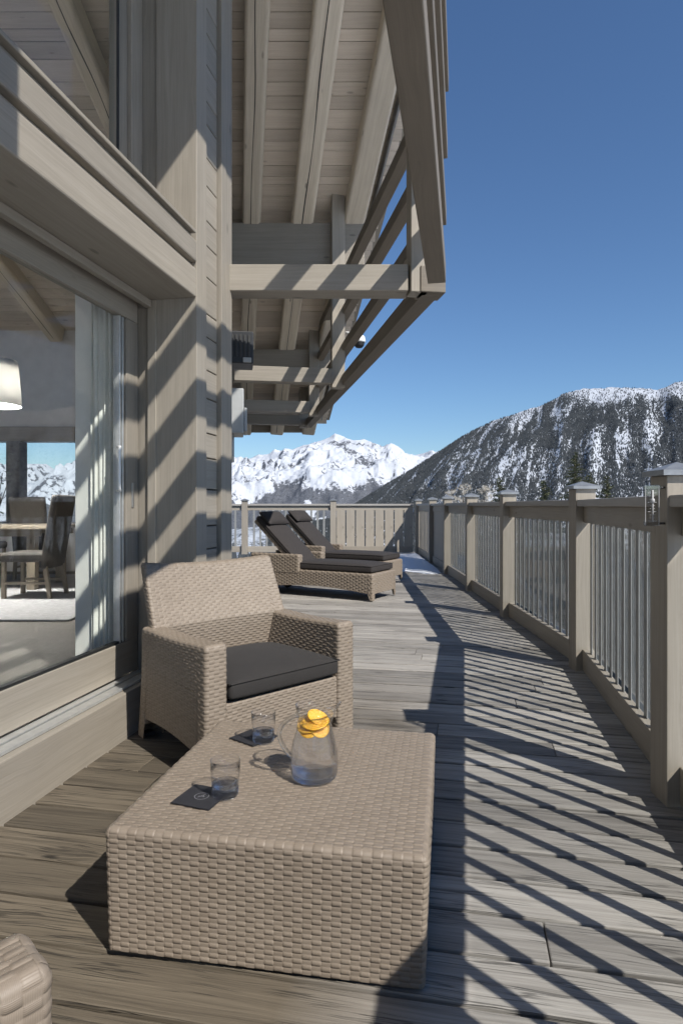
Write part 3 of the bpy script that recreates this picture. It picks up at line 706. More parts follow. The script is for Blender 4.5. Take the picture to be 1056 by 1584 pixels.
# clear plastic thermometer on the near post
c = pl[2]; a = rots[2]; ax = Vector((cos(a), -sin(a), 0)); ay = Vector((sin(a), cos(a), 0))
base = c - ax*.0735 + ay*.045
t = thing('thermometer', 'clear plastic outdoor thermometer fixed to the near railing post', 'thermometer', base+EZ*1.2)
base = c - ax*.0735 - ay*.06; pc = base - ax*.052 + EZ*1.20
mb = MB(); mb.box(pc, ax, ay, EZ, .056, .004, .165); mb.build('plate', thin_glass('clear_plastic', (.86, .87, .88), .8, .13), t, .001)
mb = MB()
for k in range(10): mb.box(pc - ay*.0035 + EZ*(-.062+k*.0125), ax, ay, EZ, .034 if k % 3 == 0 else .02, .0012, .002)
mb.box(pc - ay*.003 - ax*.0265, ax, ay, EZ, .002, .003, .16); mb.box(pc - ay*.003 + ax*.0265, ax, ay, EZ, .002, .003, .16)
mb.build('scale_marks', M['marks'], t)
mb = MB(); mb.tube([pc - ay*.007 - EZ*.065, pc - ay*.007 + EZ*.062], .0035, 8); mb.lathe([(0, -.012), (.008, -.008), (.008, .006), (0, .01)], 12, pc - ay*.007 + EZ*.02); mb.build('tube', M['marks'], t, smooth=True)
for zz in (-.072, .072):
    mb = MB(); mb.box(pc + EZ*zz, ax, ay, EZ, .066, .010, .016); mb.build('clamp', bpy.data.materials['clear_plastic'], t, .002)
    mb = MB(); mb.tube([pc + EZ*zz + ax*.03, base + EZ*(1.20+zz) + ay*.004], .0045, 8); mb.build('fixing', M['alu_dark'], t, smooth=True)
# ------------------------------------------------------------------ woven furniture
class Weave:
    """collects woven panels; each panel is a grid P(u,v) displaced strand by strand"""
    def __init__(s): s.V = []; s.F = []; s.uv = []; s.ov = []; s.n = 0
    def panel(s, P, Lu, Lv, H=.0015, cu=.0255, cv=.0132, A=(0, .05, .18, .5, .82, .95), B=(0, .10, .5, .90), closed=False, flip=False, ph=0):
        nc = max(2, int(round(Lu/cu))); nr = max(2, int(round(Lv/cv)))
        if closed and nc % 2: nc += 1
        A = np.array(A); B = np.array(B)
        ua = (np.arange(nc)[:, None]+A[None]).ravel(); vb = (np.arange(nr)[:, None]+B[None]).ravel()
        ua = np.append(ua, nc); vb = np.append(vb, nr)
        UU, VV = np.meshgrid(ua, vb, indexing='ij')
        Pt = P(UU/nc, VV/nr)                                     # (nu,nv,3)
        du = np.gradient(Pt, axis=0); dv = np.gradient(Pt, axis=1); N = np.cross(du, dv); N /= np.linalg.norm(N, axis=2, keepdims=True)+1e-12
        if flip: N = -N
        ci = np.minimum(np.floor(UU+1e-6), nc-1).astype(int); ri = np.minimum(np.floor(VV+1e-6), nr-1).astype(int)
        fa = UU-ci; fb = VV-ri
        over = ((ci+ri+ph) % 2) == 0
        jit = 1 + .35*(_T[(ci*7+ph) & 255, (ri*3) & 255]-.5)
        h = np.where(over, H*jit*(.10+.90*np.clip(np.sin(pi*fa), 0, 1)**.24)*(1-.6*np.abs(2*fb-1)**6), H*(.06-.35*np.abs(2*fa-1)**8))
        h = h - H*np.where((fb < .02), 1, 0)*np.where(over, 1.0, .15)
        Q = Pt + N*h[..., None]
        nu, nv = UU.shape
        F = gridfaces(nu, nv, s.n)
        if flip: F = F[:, ::-1]
        s.V.append(Q.reshape(-1, 3)); s.F.append(F); s.uv.append(np.stack([UU*cu, VV*cv], -1).reshape(-1, 2)+ph*.37); s.ov.append(over.astype(float).ravel())
        s.n += nu*nv
    def quad(s, a, b, c, d, **k):
        a, b, c, d = [np.array(q, float) for q in (a, b, c, d)]
        P = lambda u, v: ((1-u)*(1-v))[..., None]*a+(u*(1-v))[..., None]*b+(u*v)[..., None]*c+((1-u)*v)[..., None]*d
        s.panel(P, (np.linalg.norm(b-a)+np.linalg.norm(c-d))/2, (np.linalg.norm(d-a)+np.linalg.norm(c-b))/2, **k)
    def block(s, x0, x1, y0, y1, z0, z1, r=.016, warp=None, bottom=None, top=True, tdir=0, skip=None, **k):
        """rounded upright block: wrapped sides and a top panel. bottom(x,y)->z of the lower edge"""
        hx, hy = x1-x0, y1-y0; per = [hx-2*r, pi*r/2, hy-2*r, pi*r/2, hx-2*r, pi*r/2, hy-2*r, pi*r/2]; tot = sum(per); cum = np.concatenate([[0], np.cumsum(per)])
        def loop(u, ins):
            d = (u % 1.0)*tot; X_ = np.zeros_like(d); Y_ = np.zeros_like(d)
            for q in range(8):
                mk = (d >= cum[q]-1e-9) & (d <= cum[q+1]+1e-9); t = (d-cum[q])/max(per[q], 1e-9); ang = t*pi/2
                rr = np.maximum(r-ins, .001)
                if q == 0: px, py = x0+r+t*per[0], y0+ins
                elif q == 1: px, py = x1-r+rr*np.sin(ang), y0+r-rr*np.cos(ang)
                elif q == 2: px, py = x1-ins, y0+r+t*per[2]
                elif q == 3: px, py = x1-r+rr*np.cos(ang), y1-r+rr*np.sin(ang)
                elif q == 4: px, py = x1-r-t*per[4], y1-ins
                elif q == 5: px, py = x0+r-rr*np.sin(ang), y1-r+rr*np.cos(ang)
                elif q == 6: px, py = x0+ins, y1-r-t*per[6]
                else: px, py = x0+r-rr*np.cos(ang), y0+r-rr*np.sin(ang)
                X_ = np.where(mk, px, X_); Y_ = np.where(mk, py, Y_)
            return X_, Y_
        def P(u, v):
            hgt = z1-z0; z = z0+v*hgt; over_ = np.clip((z-(z1-r))/r, 0, 1); ins = r*(1-np.sqrt(np.clip(1-over_**2, 0, 1)))*.999
            X_, Y_ = loop(u, ins)
            if bottom is not None:
                zb = bottom(X_, Y_); z = zb + v*(z1-zb)
            p = np.stack([X_, Y_, z], -1)
            return warp(p) if warp else p
        s.panel(P, tot, z1-z0, closed=True, **k)
        if top:
            i = r*.96
            def T(u, v):
                if tdir: u, v = v, u
                p = np.stack([x0+i+u*(hx-2*i), y0+i+v*(hy-2*i), np.full_like(u, z1)], -1); return warp(p) if warp else p
            if tdir: s.panel(T, hy-2*i, hx-2*i, flip=True, ph=1, **k)
            else: s.panel(T, hx-2*i, hy-2*i, ph=1, **k)
    def build(s, name, mat, parent=None):
        me = npmesh(name, np.concatenate(s.V), np.concatenate(s.F), mat, True, np.concatenate(s.uv), {'over': np.concatenate(s.ov)})
        return npobj(name, me, parent)
WK = M['wicker']
def cushion(name, x0, x1, y0, y1, z0, z1, mat, par, sag=.012, bev=.03, warp=None, seam=True):
    nu, nv = 22, 18; bm = bmesh.new()
    def pt(a, b_, top):
        x = x0+(x1-x0)*a; y = y0+(y1-y0)*b_
        e = (1-abs(2*a-1)**6)*(1-abs(2*b_-1)**6); z = (z1-bev*.9+bev*.9*e+sag*sin(pi*a)*sin(pi*b_)) if top else (z0+bev*.5-bev*.5*e)
        p = Vector((x, y, z)); return warp(p) if warp else p
    g = {}
    for t in (0, 1):
        for i in range(nu):
            for j in range(nv): g[t, i, j] = bm.verts.new(pt(i/(nu-1), j/(nv-1), t))
    for i in range(nu-1):
        for j in range(nv-1):
            bm.faces.new((g[1, i, j], g[1, i+1, j], g[1, i+1, j+1], g[1, i, j+1])); bm.faces.new((g[0, i, j+1], g[0, i+1, j+1], g[0, i+1, j], g[0, i, j]))
    rim = [(i, 0) for i in range(nu)]+[(nu-1, j) for j in range(1, nv)]+[(i, nv-1) for i in range(nu-2, -1, -1)]+[(0, j) for j in range(nv-2, 0, -1)]
    for q in range(len(rim)):
        a = rim[q]; c = rim[(q+1) % len(rim)]; bm.faces.new((g[0, a[0], a[1]], g[0, c[0], c[1]], g[1, c[0], c[1]], g[1, a[0], a[1]]))
    for f in bm.faces: f.smooth = True
    me = bpy.data.meshes.new(name); bm.to_mesh(me); bm.free(); me.materials.append(mat); o = bpy.data.objects.new(name, me); COL.objects.link(o); attach(o, par)
    bv = o.modifiers.new('bevel', 'BEVEL'); bv.width = bev*.45; bv.segments = 3; bv.limit_method = 'ANGLE'; bv.angle_limit = radians(50)
    if seam:
        mb = MB(); pts = []
        for (i, j) in rim+[rim[0]]:
            p = pt(i/(nu-1), j/(nv-1), True)
            pts.append(p)
        mb.tube(pts, .0035, 6, caps=False); ob = mb.build('piping', mat, o, 0, smooth=True)
    return o

# ---- armchair
def make_armchair(label):
    t = thing('wicker_armchair', label, 'armchair', (0, 0, 0), 0, 'woven armchairs around the low table', True)
    ZA = .605; AW = .112; LX = .88; AD = .60
    arch = lambda x, y: np.clip(.125 + .02*np.sin(np.clip((y-.06)/.5, 0, 1)*pi), 0, 1) + 0*x
    for nm, x0, x1 in (('arm', 0, AW), ('arm', LX-AW, LX)):
        wv = Weave(); sgn = -1 if x0 < .1 else 1
        def warp(p, sgn=sgn):
            q = p.copy(); f = np.clip((ZA-p[..., 2])/ZA, 0, 1); yy = np.clip((p[..., 1]-.05)/(AD-.05), 0, 1)
            q[..., 0] += -sgn*.075*f*yy; q[..., 1] += .195*f**1.25*yy; q[..., 2] += -.010*np.sin(np.clip(p[..., 1]/AD, 0, 1)*pi)*(p[..., 2] > .4)
            return q
        def bott(x, y):
            leg = np.clip((.070-y)/.012, 0, 1) + np.clip((y-AD+.075)/.012, 0, 1); return arch(x, y)*(1-leg) + .012*leg
        wv.block(x0, x1, 0, AD, .12, ZA, r=.018, warp=warp, bottom=bott, tdir=1, H=.0013)
        wv.build(nm, WK, t)
    # back, leaning and slightly dished
    wv = Weave()
    def warpb(p):
        q = p.copy(); z = p[..., 2]; x = p[..., 0]; k = (x-LX/2)/(LX/2)
        f0 = np.clip((.60-z)/.60, 0, 1); lean = np.where(z < .60, .165*f0**1.25, .13*(z-.60)/.3)
        q[..., 1] += lean + .045*(1-k*k)*np.clip((z-.2)/.5, 0, 1) - .02
        f = np.clip((.6-z)/.6, 0, 1); q[..., 0] += -k*(.045*f + .026*(1-f)) - k*.016*np.clip((z-.5)/.38, 0, 1)
        q[..., 2] += np.where(z > .5, .022*k*k*np.clip((z-.6)/.3, 0, 1), 0)
        return q
    def backbot(x, y):
        e = np.clip((np.abs(x-LX/2)-(LX/2-.085))/.012, 0, 1); return .14*(1-e)+.10*e
    wv.block(.004, LX-.004, .545, .605, .14, .89, r=.020, warp=warpb, bottom=backbot)
    wv.build('backrest', WK, t)
    # seat box and apron
    wv = Weave(); wv.block(AW-.006, LX-AW+.006,     .012, .60, .135, .335, r=.012, tdir=0,
                           bottom=lambda x, y: .115+.035*np.cos((x-LX/2)/(LX/2)*pi*.5)+0*y)
    wv.build('seat', WK, t)
    for x0, y0 in ((.05, .04), (LX-.05, .04), (.125, .765), (LX-.125, .765)):
        mb = MB(); mb.xbox(x0-.028, x0+.028, y0-.025, y0+.025, 0, .022); mb.build('foot', M['black'], t, .004)
    cushion('seat_cushion', AW+.006, LX-AW-.006, -.012, .55, .337, .455, M['fabric'], t, .022, .035)
    return t
ch = make_armchair('woven beige armchair with a dark seat cushion behind the low table')
ch.location = (-.572, 2.64, 0); ch.rotation_euler = (0, 0, radians(43.5))
ch2 = copy_tree(ch); ch2['label'] = 'woven armchair showing only one arm corner at the lower left edge of the photo'
ch2.location = (.172, .272, 0); ch2.rotation_euler = (0, 0, radians(135))

# ---- low table
TL = .335
tb = thing('wicker_table', 'low square woven beige table carrying the water pitcher and glasses', 'table', (-.637, 1.68, 0), radians(-9.6), None, True)
wv = Weave()
def warpt(p):
    q = p.copy(); f = np.clip((TL-p[..., 2])/TL, 0, 1); cx, cy = .425, .425
    q[..., 0] = cx + (p[..., 0]-cx)*(1-.022*f); q[..., 1] = cy + (p[..., 1]-cy)*(1-.004*f); return q
wv.block(0, .862, 0, .87, .010, TL, r=.016, warp=warpt)
wv.build('woven_body', WK, tb)
for x, y in ((.03, .03), (.80, .03), (.03, .82), (.80, .82)):
    mb = MB(); mb.xbox(x, x+.04, y, y+.04, 0, .024); mb.build('foot', M['black'], tb, .004)
mb = MB(); mb.xbox(.36, .45, .004, .0115, .016, .032); mb.build('foot_plate', M['zinc'], tb, .002)

# ---- loungers
def make_lounger():
    """local x runs from the foot end (0) to the head (2.0), y across (0..0.68)"""
    t = thing('sun_lounger', '', 'sun lounger', (0, 0, 0), 0, 'woven sun loungers at the far end of the deck', True)
    c = dict(cu=.042, cv=.022, A=(0, .15, .5, .85), B=(0, .3, .7), H=.0045); Wd = .68
    def bot(x, y):
        leg = np.clip((.06-x)/.01, 0, 1)*np.clip((np.abs(y-Wd/2)-(Wd/2-.06))/.01, 0, 1)
        a = .095 + .055*np.sin(np.clip((x-.06)/1.6, 0, 1)*pi); return a*(1-leg)+.01*leg
    wv = Weave(); wv.block(0, 1.95, 0, Wd, .11, .345, r=.02, bottom=bot, **c); wv.build('frame', WK, t)
    for y0 in (0, Wd-.10):
        wv = Weave(); wv.block(1.10, 1.90, y0-.004, y0+.104, .30, .545, r=.02, **c); wv.build('arm', WK, t)
    piv = Vector((1.20, 0, .36)); ang = radians(42)
    ux = Vector((cos(ang), 0, sin(ang))); uz = Vector((-sin(ang), 0, cos(ang)))
    def wb(p):
        x = p[..., 0]; z = p[..., 2]
        return np.stack([piv.x + x*ux.x + z*uz.x, p[..., 1], piv.z + x*ux.z + z*uz.z], -1)
    wv = Weave(); wv.block(0, .95, .105, Wd-.105, -.03, .01, r=.012, warp=wb, **c); wv.build('backrest', WK, t)
    wc = lambda p: piv + ux*p.x + Vector((0, p.y, 0)) + uz*p.z
    cushion('mattress', .03, 1.24, .03, Wd-.03, .346, .462, M['lounge_fabric'], t, .01, .03)
    cushion('back_cushion', .02, .95, .09, Wd-.09, .012, .105, M['lounge_fabric'], t, .01, .03, warp=wc)
    cushion('pillow', .72, .97, .10, Wd-.10, .095, .175, M['lounge_fabric'], t, .02, .04, warp=wc)
    for y0 in (.04, Wd-.04):
        mb = MB(); mb.tube([(1.72, y0-.02, .075), (1.72, y0+.02, .075)], .075, 20); mb.build('wheel', M['black'], t, .006)
    mb = MB(); mb.tube([(1.72, .06, .075), (1.72, Wd-.06, .075)], .012, 8); mb.xbox(1.69, 1.75, .05, .09, .07, .2); mb.xbox(1.69, 1.75, Wd-.09, Wd-.05, .07, .2); mb.build('axle', M['black'], t)
    return t
lg = make_lounger(); ax_ = atan2(.5, -.87)
def lounge_place(o, foot_right):   # foot_right: the foot corner farthest right
    o.location = (foot_right[0], foot_right[1], 0); o.rotation_euler = (0, 0, ax_)
lounge_place(lg, (.725, 8.37)); lg['label'] = 'nearer woven sun lounger with dark cushions and raised back, fully in view'
l2 = copy_tree(lg); lounge_place(l2, (.985, 10.1)); l2['label'] = 'farther woven sun lounger with dark cushions, partly hidden behind the nearer one'

# ------------------------------------------------------------------ things on the table
TZ = TL+.0035
def tumbler(x, y, label):
    t = thing('tumbler', label, 'glass', (x, y, TZ), 0, 'water tumblers on the table', True)
    mb = MB(); mb.lathe([(.040, .030), (.0425, .06), (.0445, .108), (.0432, .1085), (.041, .06), (.0385, .032)], 48); mb.build('wall', M['tumbler'], t, smooth=True)
    mb = MB(); mb.lathe([(0, .0), (.034, .0), (.0385, .004), (.0398, .0298), (.0383, .031), (.030, .020), (.012, .015), (0, .0145)], 48); mb.build('base', M['solid_glass'], t, smooth=True)
    mb = MB(); mb.lathe([(0, .0155), (.012, .016), (.030, .021), (.0378, .0315), (.0384, .040), (.0378, .0405), (0, .0398)], 48); mb.build('water', M['water'], t, smooth=True)
    return t
tumbler(-.345, 1.865, 'clear water tumbler standing on the black napkin at the front left of the table')
tumbler(-.285, 2.295, 'clear water tumbler behind the pitcher on the low table')
px, py = -.086, 1.985
t = thing('water_pitcher', 'clear glass water pitcher with orange slices floating at the top', 'pitcher', (px, py, TZ), 0, None, True)
outer = [(0, 0), (.058, 0), (.068, .006), (.0748, .026), (.0760, .050), (.0740, .085), (.0675, .116), (.0578, .148), (.0528, .175), (.0545, .205), (.0600, .232)]
inner = [(r-.003, z) for r, z in outer[::-1] if z > .02]+[(.066, .020), (.05, .013), (0, .012)]
def spout(o):
    me = o.data
    for v in me.vertices:
        z = v.co.z
        if z > .17:
            a = atan2(v.co.y, v.co.x); k = max(0, cos(a+.15))**9*((z-.17)/.058)
            v.co.x *= 1+.42*k; v.co.y *= 1+.42*k*.6; v.co.z += .010*k
mb = MB(); mb.lathe([(.0680, .0062)]+outer[3:]+inner[:-3]+[(.0690, .0145)], 72); o = mb.build('jug', M['tumbler'], t, smooth=True); spout(o)
mb = MB(); mb.lathe([(0, 0), (.058, 0), (.0675, .006), (.0715, .013), (.0690, .0135), (.058, .0095), (0, .008)], 64); mb.build('base', M['solid_glass'], t, smooth=True)
prof = [(0, .0135), (.06, .018), (.0716, .028), (.0727, .050), (.0707, .085), (.0642, .116), (.0545, .148), (.0495, .175), (.0494, .186), (.048, .187), (0, .1865)]
mb = MB(); mb.lathe(prof, 64); mb.build('water', M['water'], t, smooth=True)
mb = MB(); pts = []
for k in range(17):
    a = k/16; ang = pi*.5+pi*a; pts.append(Vector((-.052-.052*sin(pi*a)**.8-.012*a, -.004, .200-.135*a+.012*sin(pi*a))))
mb.tube(pts, [.0075]*17, 12); mb.build('handle', M['jug'], t, smooth=True)
def slice_(c, nrm, r, th, nm='orange_slice', half=False):
    nrm = Vector(nrm).normalized(); a = nrm.orthogonal().normalized(); b_ = nrm.cross(a)
    mb = MB(); n = 22; i = 0
    pts = [(r*cos(2*pi*k/n*(.5 if half else 1)), r*sin(2*pi*k/n*(.5 if half else 1))) for k in range(n+(1 if half else 0))]
    mb.poly(pts, Vector(c)-nrm*th/2, a, b_, nrm, th); sl_ = mb.build(nm, M['orange'], t, .0015)
    mb = MB(); pr = [Vector(c)+(a*p[0]+b_*p[1])*1.02 for p in pts]
    mb.tube(pr+([] if half else [pr[0]]), .0026, 6, caps=False); mb.build('peel', M['peel'], sl_, smooth=True)
slice_((.004, -.006, .180), (-.12, -.30, 1), .040, .007); slice_((-.012, .004, .167), (-.22, -.2, .9), .042, .007); slice_((.012, .004, .190), (.38, -.30, .9), .033, .007)
slice_((-.014, -.016, .160), (-.2, -.6, .7), .028, .007); slice_((.016, -.018, .162), (.35, -.6, .6), .027, .007)
# napkins
nq = [Vector((-.484, 1.802, 0)), Vector((-.3585, 1.776, 0)), Vector((-.346, 1.862, 0)), Vector((-.458, 1.925, 0))]
def napkin(c, a, label, mark):
    t = thing('napkin', label, 'napkin', (*c, TZ+.0008), a, 'black paper napkins under the glasses', True)
    mb = MB(); mb.xbox(-.064, .064, -.064, .064, 0, .0012); mb.xbox(-.0635, .0625, -.063, .0635, .00125, .0024); mb.build('sheet', M['paper'], t)
    if mark:
        mb = MB(); n = 40
        for k in range(n):
            a0, a1 = 2*pi*k/n, 2*pi*(k+1)/n
            mb.face([(r*cos(q), r*sin(q), .0028) for r, q in ((.0215, a0), (.0215, a1), (.0198, a1), (.0198, a0))][::-1], [(0, 0)]*4, .5)
        for (p, q, wd) in (((-.008, -.010), (.004, .011), .0022), ((.004, .011), (.006, .011), .0022), ((-.009, -.003), (.010, .000), .0018), ((.001, .009), (.008, -.004), .0018)):
            p = Vector((*p, .0028)); q = Vector((*q, .0028)); d = (q-p).normalized(); s_ = Vector((-d.y, d.x, 0))*wd/2
            mb.face([p-s_, q-s_, q+s_, p+s_], [(0, 0)]*4, .5)
        mb.build('emblem', M['ink'], t)
napkin((-.412, 1.852), radians(-20), 'black paper napkin with a pale round emblem under the front tumbler', True)
napkin((-.325, 2.33), radians(-38), 'black paper napkin half hidden under the rear tumbler beside the pitcher', False)

# ------------------------------------------------------------------ terrain, mountains, trees
def ground_z(x, y):
    r = np.sqrt(x*x+y*y); return -3.2 - .10*r*np.clip((r)/60, .35, 1) + np.clip((r-2600)/1, 0, 1e9)*.1 + (fbm(x*.02, y*.02, 4)-.5)*4*np.clip(r/60, 0, 1)
rr = np.concatenate([np.linspace(0, 60, 24), np.geomspace(66, 31000, 60)]); th = np.linspace(0, 2*pi, 97)
Rg, Tg = np.meshgrid(rr, th, indexing='ij'); Xg, Yg = Rg*np.cos(Tg), Rg*np.sin(Tg)
Vg = np.stack([Xg, Yg, np.where(Rg < 2600, ground_z(Xg, Yg), -263)], -1).reshape(-1, 3)
tag(npobj('snowy_ground', npmesh('snowy_ground', Vg, gridfaces(len(rr), len(th))[:, ::-1], M['ground'])), kind='structure')

def U(u): return (u-528)/970
def E(v): return (782-v)/970
# forested mountain on the right
cu_ = np.array([-1.0, -.3, .0, U(550), U(600), U(640), U(670), U(720), U(760), U(800), U(830), U(855), U(870), U(900), U(940), U(980), U(1018), U(1030), U(1044), U(1056), .60, .66, .8, 1.1, 1.6, 2.4])
ce_ = np.array([-.06, -.05, -.02, E(779), E(747), E(724), E(704), E(672), E(652), E(639), E(630), E(619), E(609), E(602), E(600), E(600), E(603), E(598), E(592), E(589), .215, .23, .22, .20, .26, .18])
YC, YB0 = 5200., 2300.
na, ntt = 420, 150
A_ = np.linspace(-.35, 2.0, na); T_ = np.linspace(0, 1, ntt)
def crest(a): return np.interp(a, cu_, ce_)
def mtn(a, t):
    """a: direction, t: 0 foot .. 1 crest"""
    zc = crest(a)*YC; y = YB0 + (YC-YB0)*t
    x = a*y
    sh = x/190 + t*1.2*np.sign(.45-a)*.0
    xq = a*YC; g = ridged((xq+np.interp(a, [0, .15, .3, .45, .7], [900, 620, 240, -60, -420])*(1-t))/420+3, t*1.0, 4); z = -290 + (zc+290)*(t**.85) + (g-.62)*150*np.sin(pi*np.clip(t, 0, 1))**.8 + (fbm(xq/90, t*9, 3)-.5)*40*np.sin(pi*np.clip(t, 0, 1))
    return x, y, z
Am, Tm = np.meshgrid(A_, T_, indexing='ij'); xm, ym, zm = mtn(Am, Tm)
crn = (fbm(Am*160, Am*0+2, 4)-.5)*26*np.clip((crest(Am)-.02)/.05, 0, 1); zm = zm + crn*(Tm > .999)
def streak(a, t):
    """fall-line gullies: >0 snowy"""
    x, y, z = mtn(a, t)
    lean = np.interp(a, [0, .15, .3, .45, .7], [900, 620, 240, -60, -420])
    q = a*YC + lean*(1-t)
    q = q + (fbm(a*30, t*7, 3)-.5)*120
    n1 = fbm(q/52+5, t*1.5+q/900, 4); n2 = fbm(q/17+50, t*4, 3); n3 = fbm(a*14, t*5+9, 4); n4 = fbm(a*170, t*60, 3)
    return (n1-.5)*1.2 + (n2-.5)*.9 + (n3-.5)*.8 + (n4-.5)*.3
def forest_density(a, t):
    tl = np.interp(a, [0, .28, .335, .36, .42, .52, .7], [1.4, 1.4, 1.06, .90, .80, .76, .76])
    edge = 1/(1+np.exp((t-tl + (fbm(a*40, t*6, 3)-.5)*.22)*32))
    s_ = streak(a, t); lowleft = np.interp(a, [.0, .12, .25], [.5, .16, 0]); d = np.clip(1/(1+np.exp((s_-.125-lowleft*.4)*14)), .12, 1.0)
    return np.clip(d*edge + .06*(1-edge), .012, 1)
rock = .22 + .0*Tm + np.clip(forest_density(Am, Tm)-.35, 0, 1)*.40 + (Tm > .86)*.05
back = np.stack([xm[:, -1], ym[:, -1]+1800, zm[:, -1]*.2-250], -1)[:, None, :]
Vm = np.concatenate([np.stack([xm, ym, zm], -1), back], 1); rockm = np.concatenate([rock, rock[:, -1:]], 1)
Vright = Vm
tag(npobj('forested_mountain', npmesh('forested_mountain', Vm.reshape(-1, 3), gridfaces(na, ntt+1), M['slope'], True, None, {'rock': rockm.ravel()})), kind='structure')
# its trees
NTREE = 160000
ta = RNG.uniform(-.12, .75, NTREE*3); tt = RNG.uniform(0.02, 1.0, NTREE*3)**.9
keep = RNG.random(NTREE*3) < forest_density(ta, tt); ta, tt = ta[keep][:NTREE], tt[keep][:NTREE]
x, y, z = mtn(ta, tt)
def cones(name, x, y, z, h, r, mat, seg=5):
    n = len(x); k = np.arange(seg)*2*pi/seg; V = np.zeros((n, seg+1, 3)); ph = RNG.uniform(0, 6, n)
    V[:, :seg, 0] = x[:, None]+r[:, None]*np.cos(k[None]+ph[:, None]); V[:, :seg, 1] = y[:, None]+r[:, None]*np.sin(k[None]+ph[:, None]); V[:, :seg, 2] = (z-.05*h)[:, None]
    V[:, seg, 0] = x; V[:, seg, 1] = y; V[:, seg, 2] = z+h
    b = (np.arange(n)*(seg+1))[:, None]; i = np.arange(seg)
    F = np.stack([b+i[None], b+(i[None]+1) % seg, np.broadcast_to(b+seg, (n, seg))], -1).reshape(-1, 3)
    return npobj(name, npmesh(name, V.reshape(-1, 3), F, mat, False))
h = RNG.uniform(7, 16, len(x)); tag(cones('mountain_forest', x, y, z, h, h*RNG.uniform(.22, .34, len(x)), M['far_tree'], 4), kind='stuff')
# lower woods between the deck and the mountain
n = 11000; r = 13*np.exp(RNG.random(n)*np.log(2300/13)); a = RNG.uniform(-2.1, .95, n)
x, y = r*np.sin(-a), r*np.cos(a); x = -x*-1
keep = (fbm(x/90+4, y/90, 3) > .42) & (y > 5) & ((r > 45) | (x > 5.5)); x, y, r = x[keep], y[keep], r[keep]
h = np.clip(.05*r+3.2, 3.4, 17)*RNG.uniform(.6, 1.0, len(x))
tag(cones('valley_forest', x, y, ground_z(x, y)-.3, h, h*.24, M['far_tree'], 6), kind='stuff')

# snowy high range in the distance, right round the left side
cu2 = np.array([-4, -2.2, -1.4, -.95, -.80, -.66, -.56, -.505, -.47, -.445, -.42, -.36, -.28, -.2, U(368), U(385), U(400), U(430), U(450), U(468), U(482), U(498), U(510), U(518), U(530), U(545), U(560), U(575), U(590), U(598), U(606), U(622), U(640), U(655), U(668), U(720), .4, .8])
ce2 = np.array([.11, .12, .08, .10, .115, .075, .06, .067, .066, .045, .052, .09, .075, .082, E(711), E(709), E(707), E(698), E(696), E(694), E(688), E(683), E(678), E(672), E(677), E(682), E(683), E(686), E(692), E(687), E(689), E(700), E(704), E(702), E(701), E(690), .05, .04])
YC2, YB2 = 9500., 6000.
na, ntt = 820, 190
A_ = np.concatenate([np.linspace(-3.2, -.62, 120), np.linspace(-.615, .35, 700)]); T_ = np.linspace(0, 1, ntt)
Am, Tm = np.meshgrid(A_, T_, indexing='ij')
zc = np.interp(Am, cu2, ce2)*YC2; xm = Am*YC2*(.9+.1*Tm); ym = YB2 + (YC2-YB2)*Tm
env = np.sin(pi*np.clip(Tm, 0, 1))**.7
g = ridged(xm/900+7, ym/900, 6); zm = -300 + (zc+300)*Tm**.75 + (g-.60)*640*env + (fbm(xm/160, ym/160, 4)-.5)*170*env
zm += (Tm > .995)*(fbm(Am*260, Am*0+3, 4)-.5)*28
gx = np.gradient(zm, axis=0)/np.maximum(1, np.gradient(xm, axis=0)); 
rk = .26 + np.clip(np.abs(gx)-.55, 0, 1)*.30 + (fbm(xm/300+9, ym/300, 5)-.5)*1.0 + np.clip(1.0-zm/330, 0, 1)*.62*(fbm(xm/520, ym/420+3, 4) > .44)
back = np.stack([xm[:, -1], ym[:, -1]+3000, zm[:, -1]*.2-300], -1)[:, None, :]
Vm = np.concatenate([np.stack([xm, ym, zm], -1), back], 1); rk = np.concatenate([rk, rk[:, -1:]], 1)
tag(npobj('snowy_mountains', npmesh('snowy_mountains', Vm.reshape(-1, 3), gridfaces(na, ntt+1), M['alp'], True, None, {'rock': rk.ravel()})), kind='structure')

def conifer(x, y, ztop, label, H=13, mat='needle', spread=.22, n=5200, droop=.35, grp='trees just beyond the railing'):
    z0 = float(ground_z(np.array([x]), np.array([y]))[0]); H = ztop-z0
    t = thing('conifer_tree', label, 'tree', (x, y, z0), 0, grp)
    b = Vector((x, y, z0)); mb = MB(); mb.tube([b, b+EZ*H*.5, b+EZ*H*.98], [.2*H/13, .12*H/13, .012], 8); mb.build('trunk', M['bark'], t, smooth=True)
    mb = MB(); nb = int(H*13)
    for k in range(nb):
        f = (k+random.random())/nb; zz = z0+H*(.08+.91*f); L = H*spread*(1-f)**.75*random.uniform(.55, 1.1)+.12; a = random.uniform(0, 2*pi)
        d = Vector((cos(a), sin(a), -droop*(1-f*.9))); m_ = max(6, int(L*36))
        rn = random.random()
        for q in range(m_):
            s_ = (q+random.random())/m_; c = Vector((x, y, zz))+d*(L*s_)+EZ*(.12*L*s_*s_)
            e = Vector((random.uniform(-1, 1), random.uniform(-1, 1), random.uniform(-.5, .35))).normalized()
            o_ = e.cross(Vector((random.random(), random.random(), random.random()))).normalized()*.05
            ln = random.uniform(.16, .36)*(.6+.6*L**.4)
            mb.face([c-o_, c+e*ln, c+o_+e*ln*.3], [(0, 0)]*3, min(1, max(0, .45*rn+.55*random.random())))
    mb.build('crown', M[mat], t)
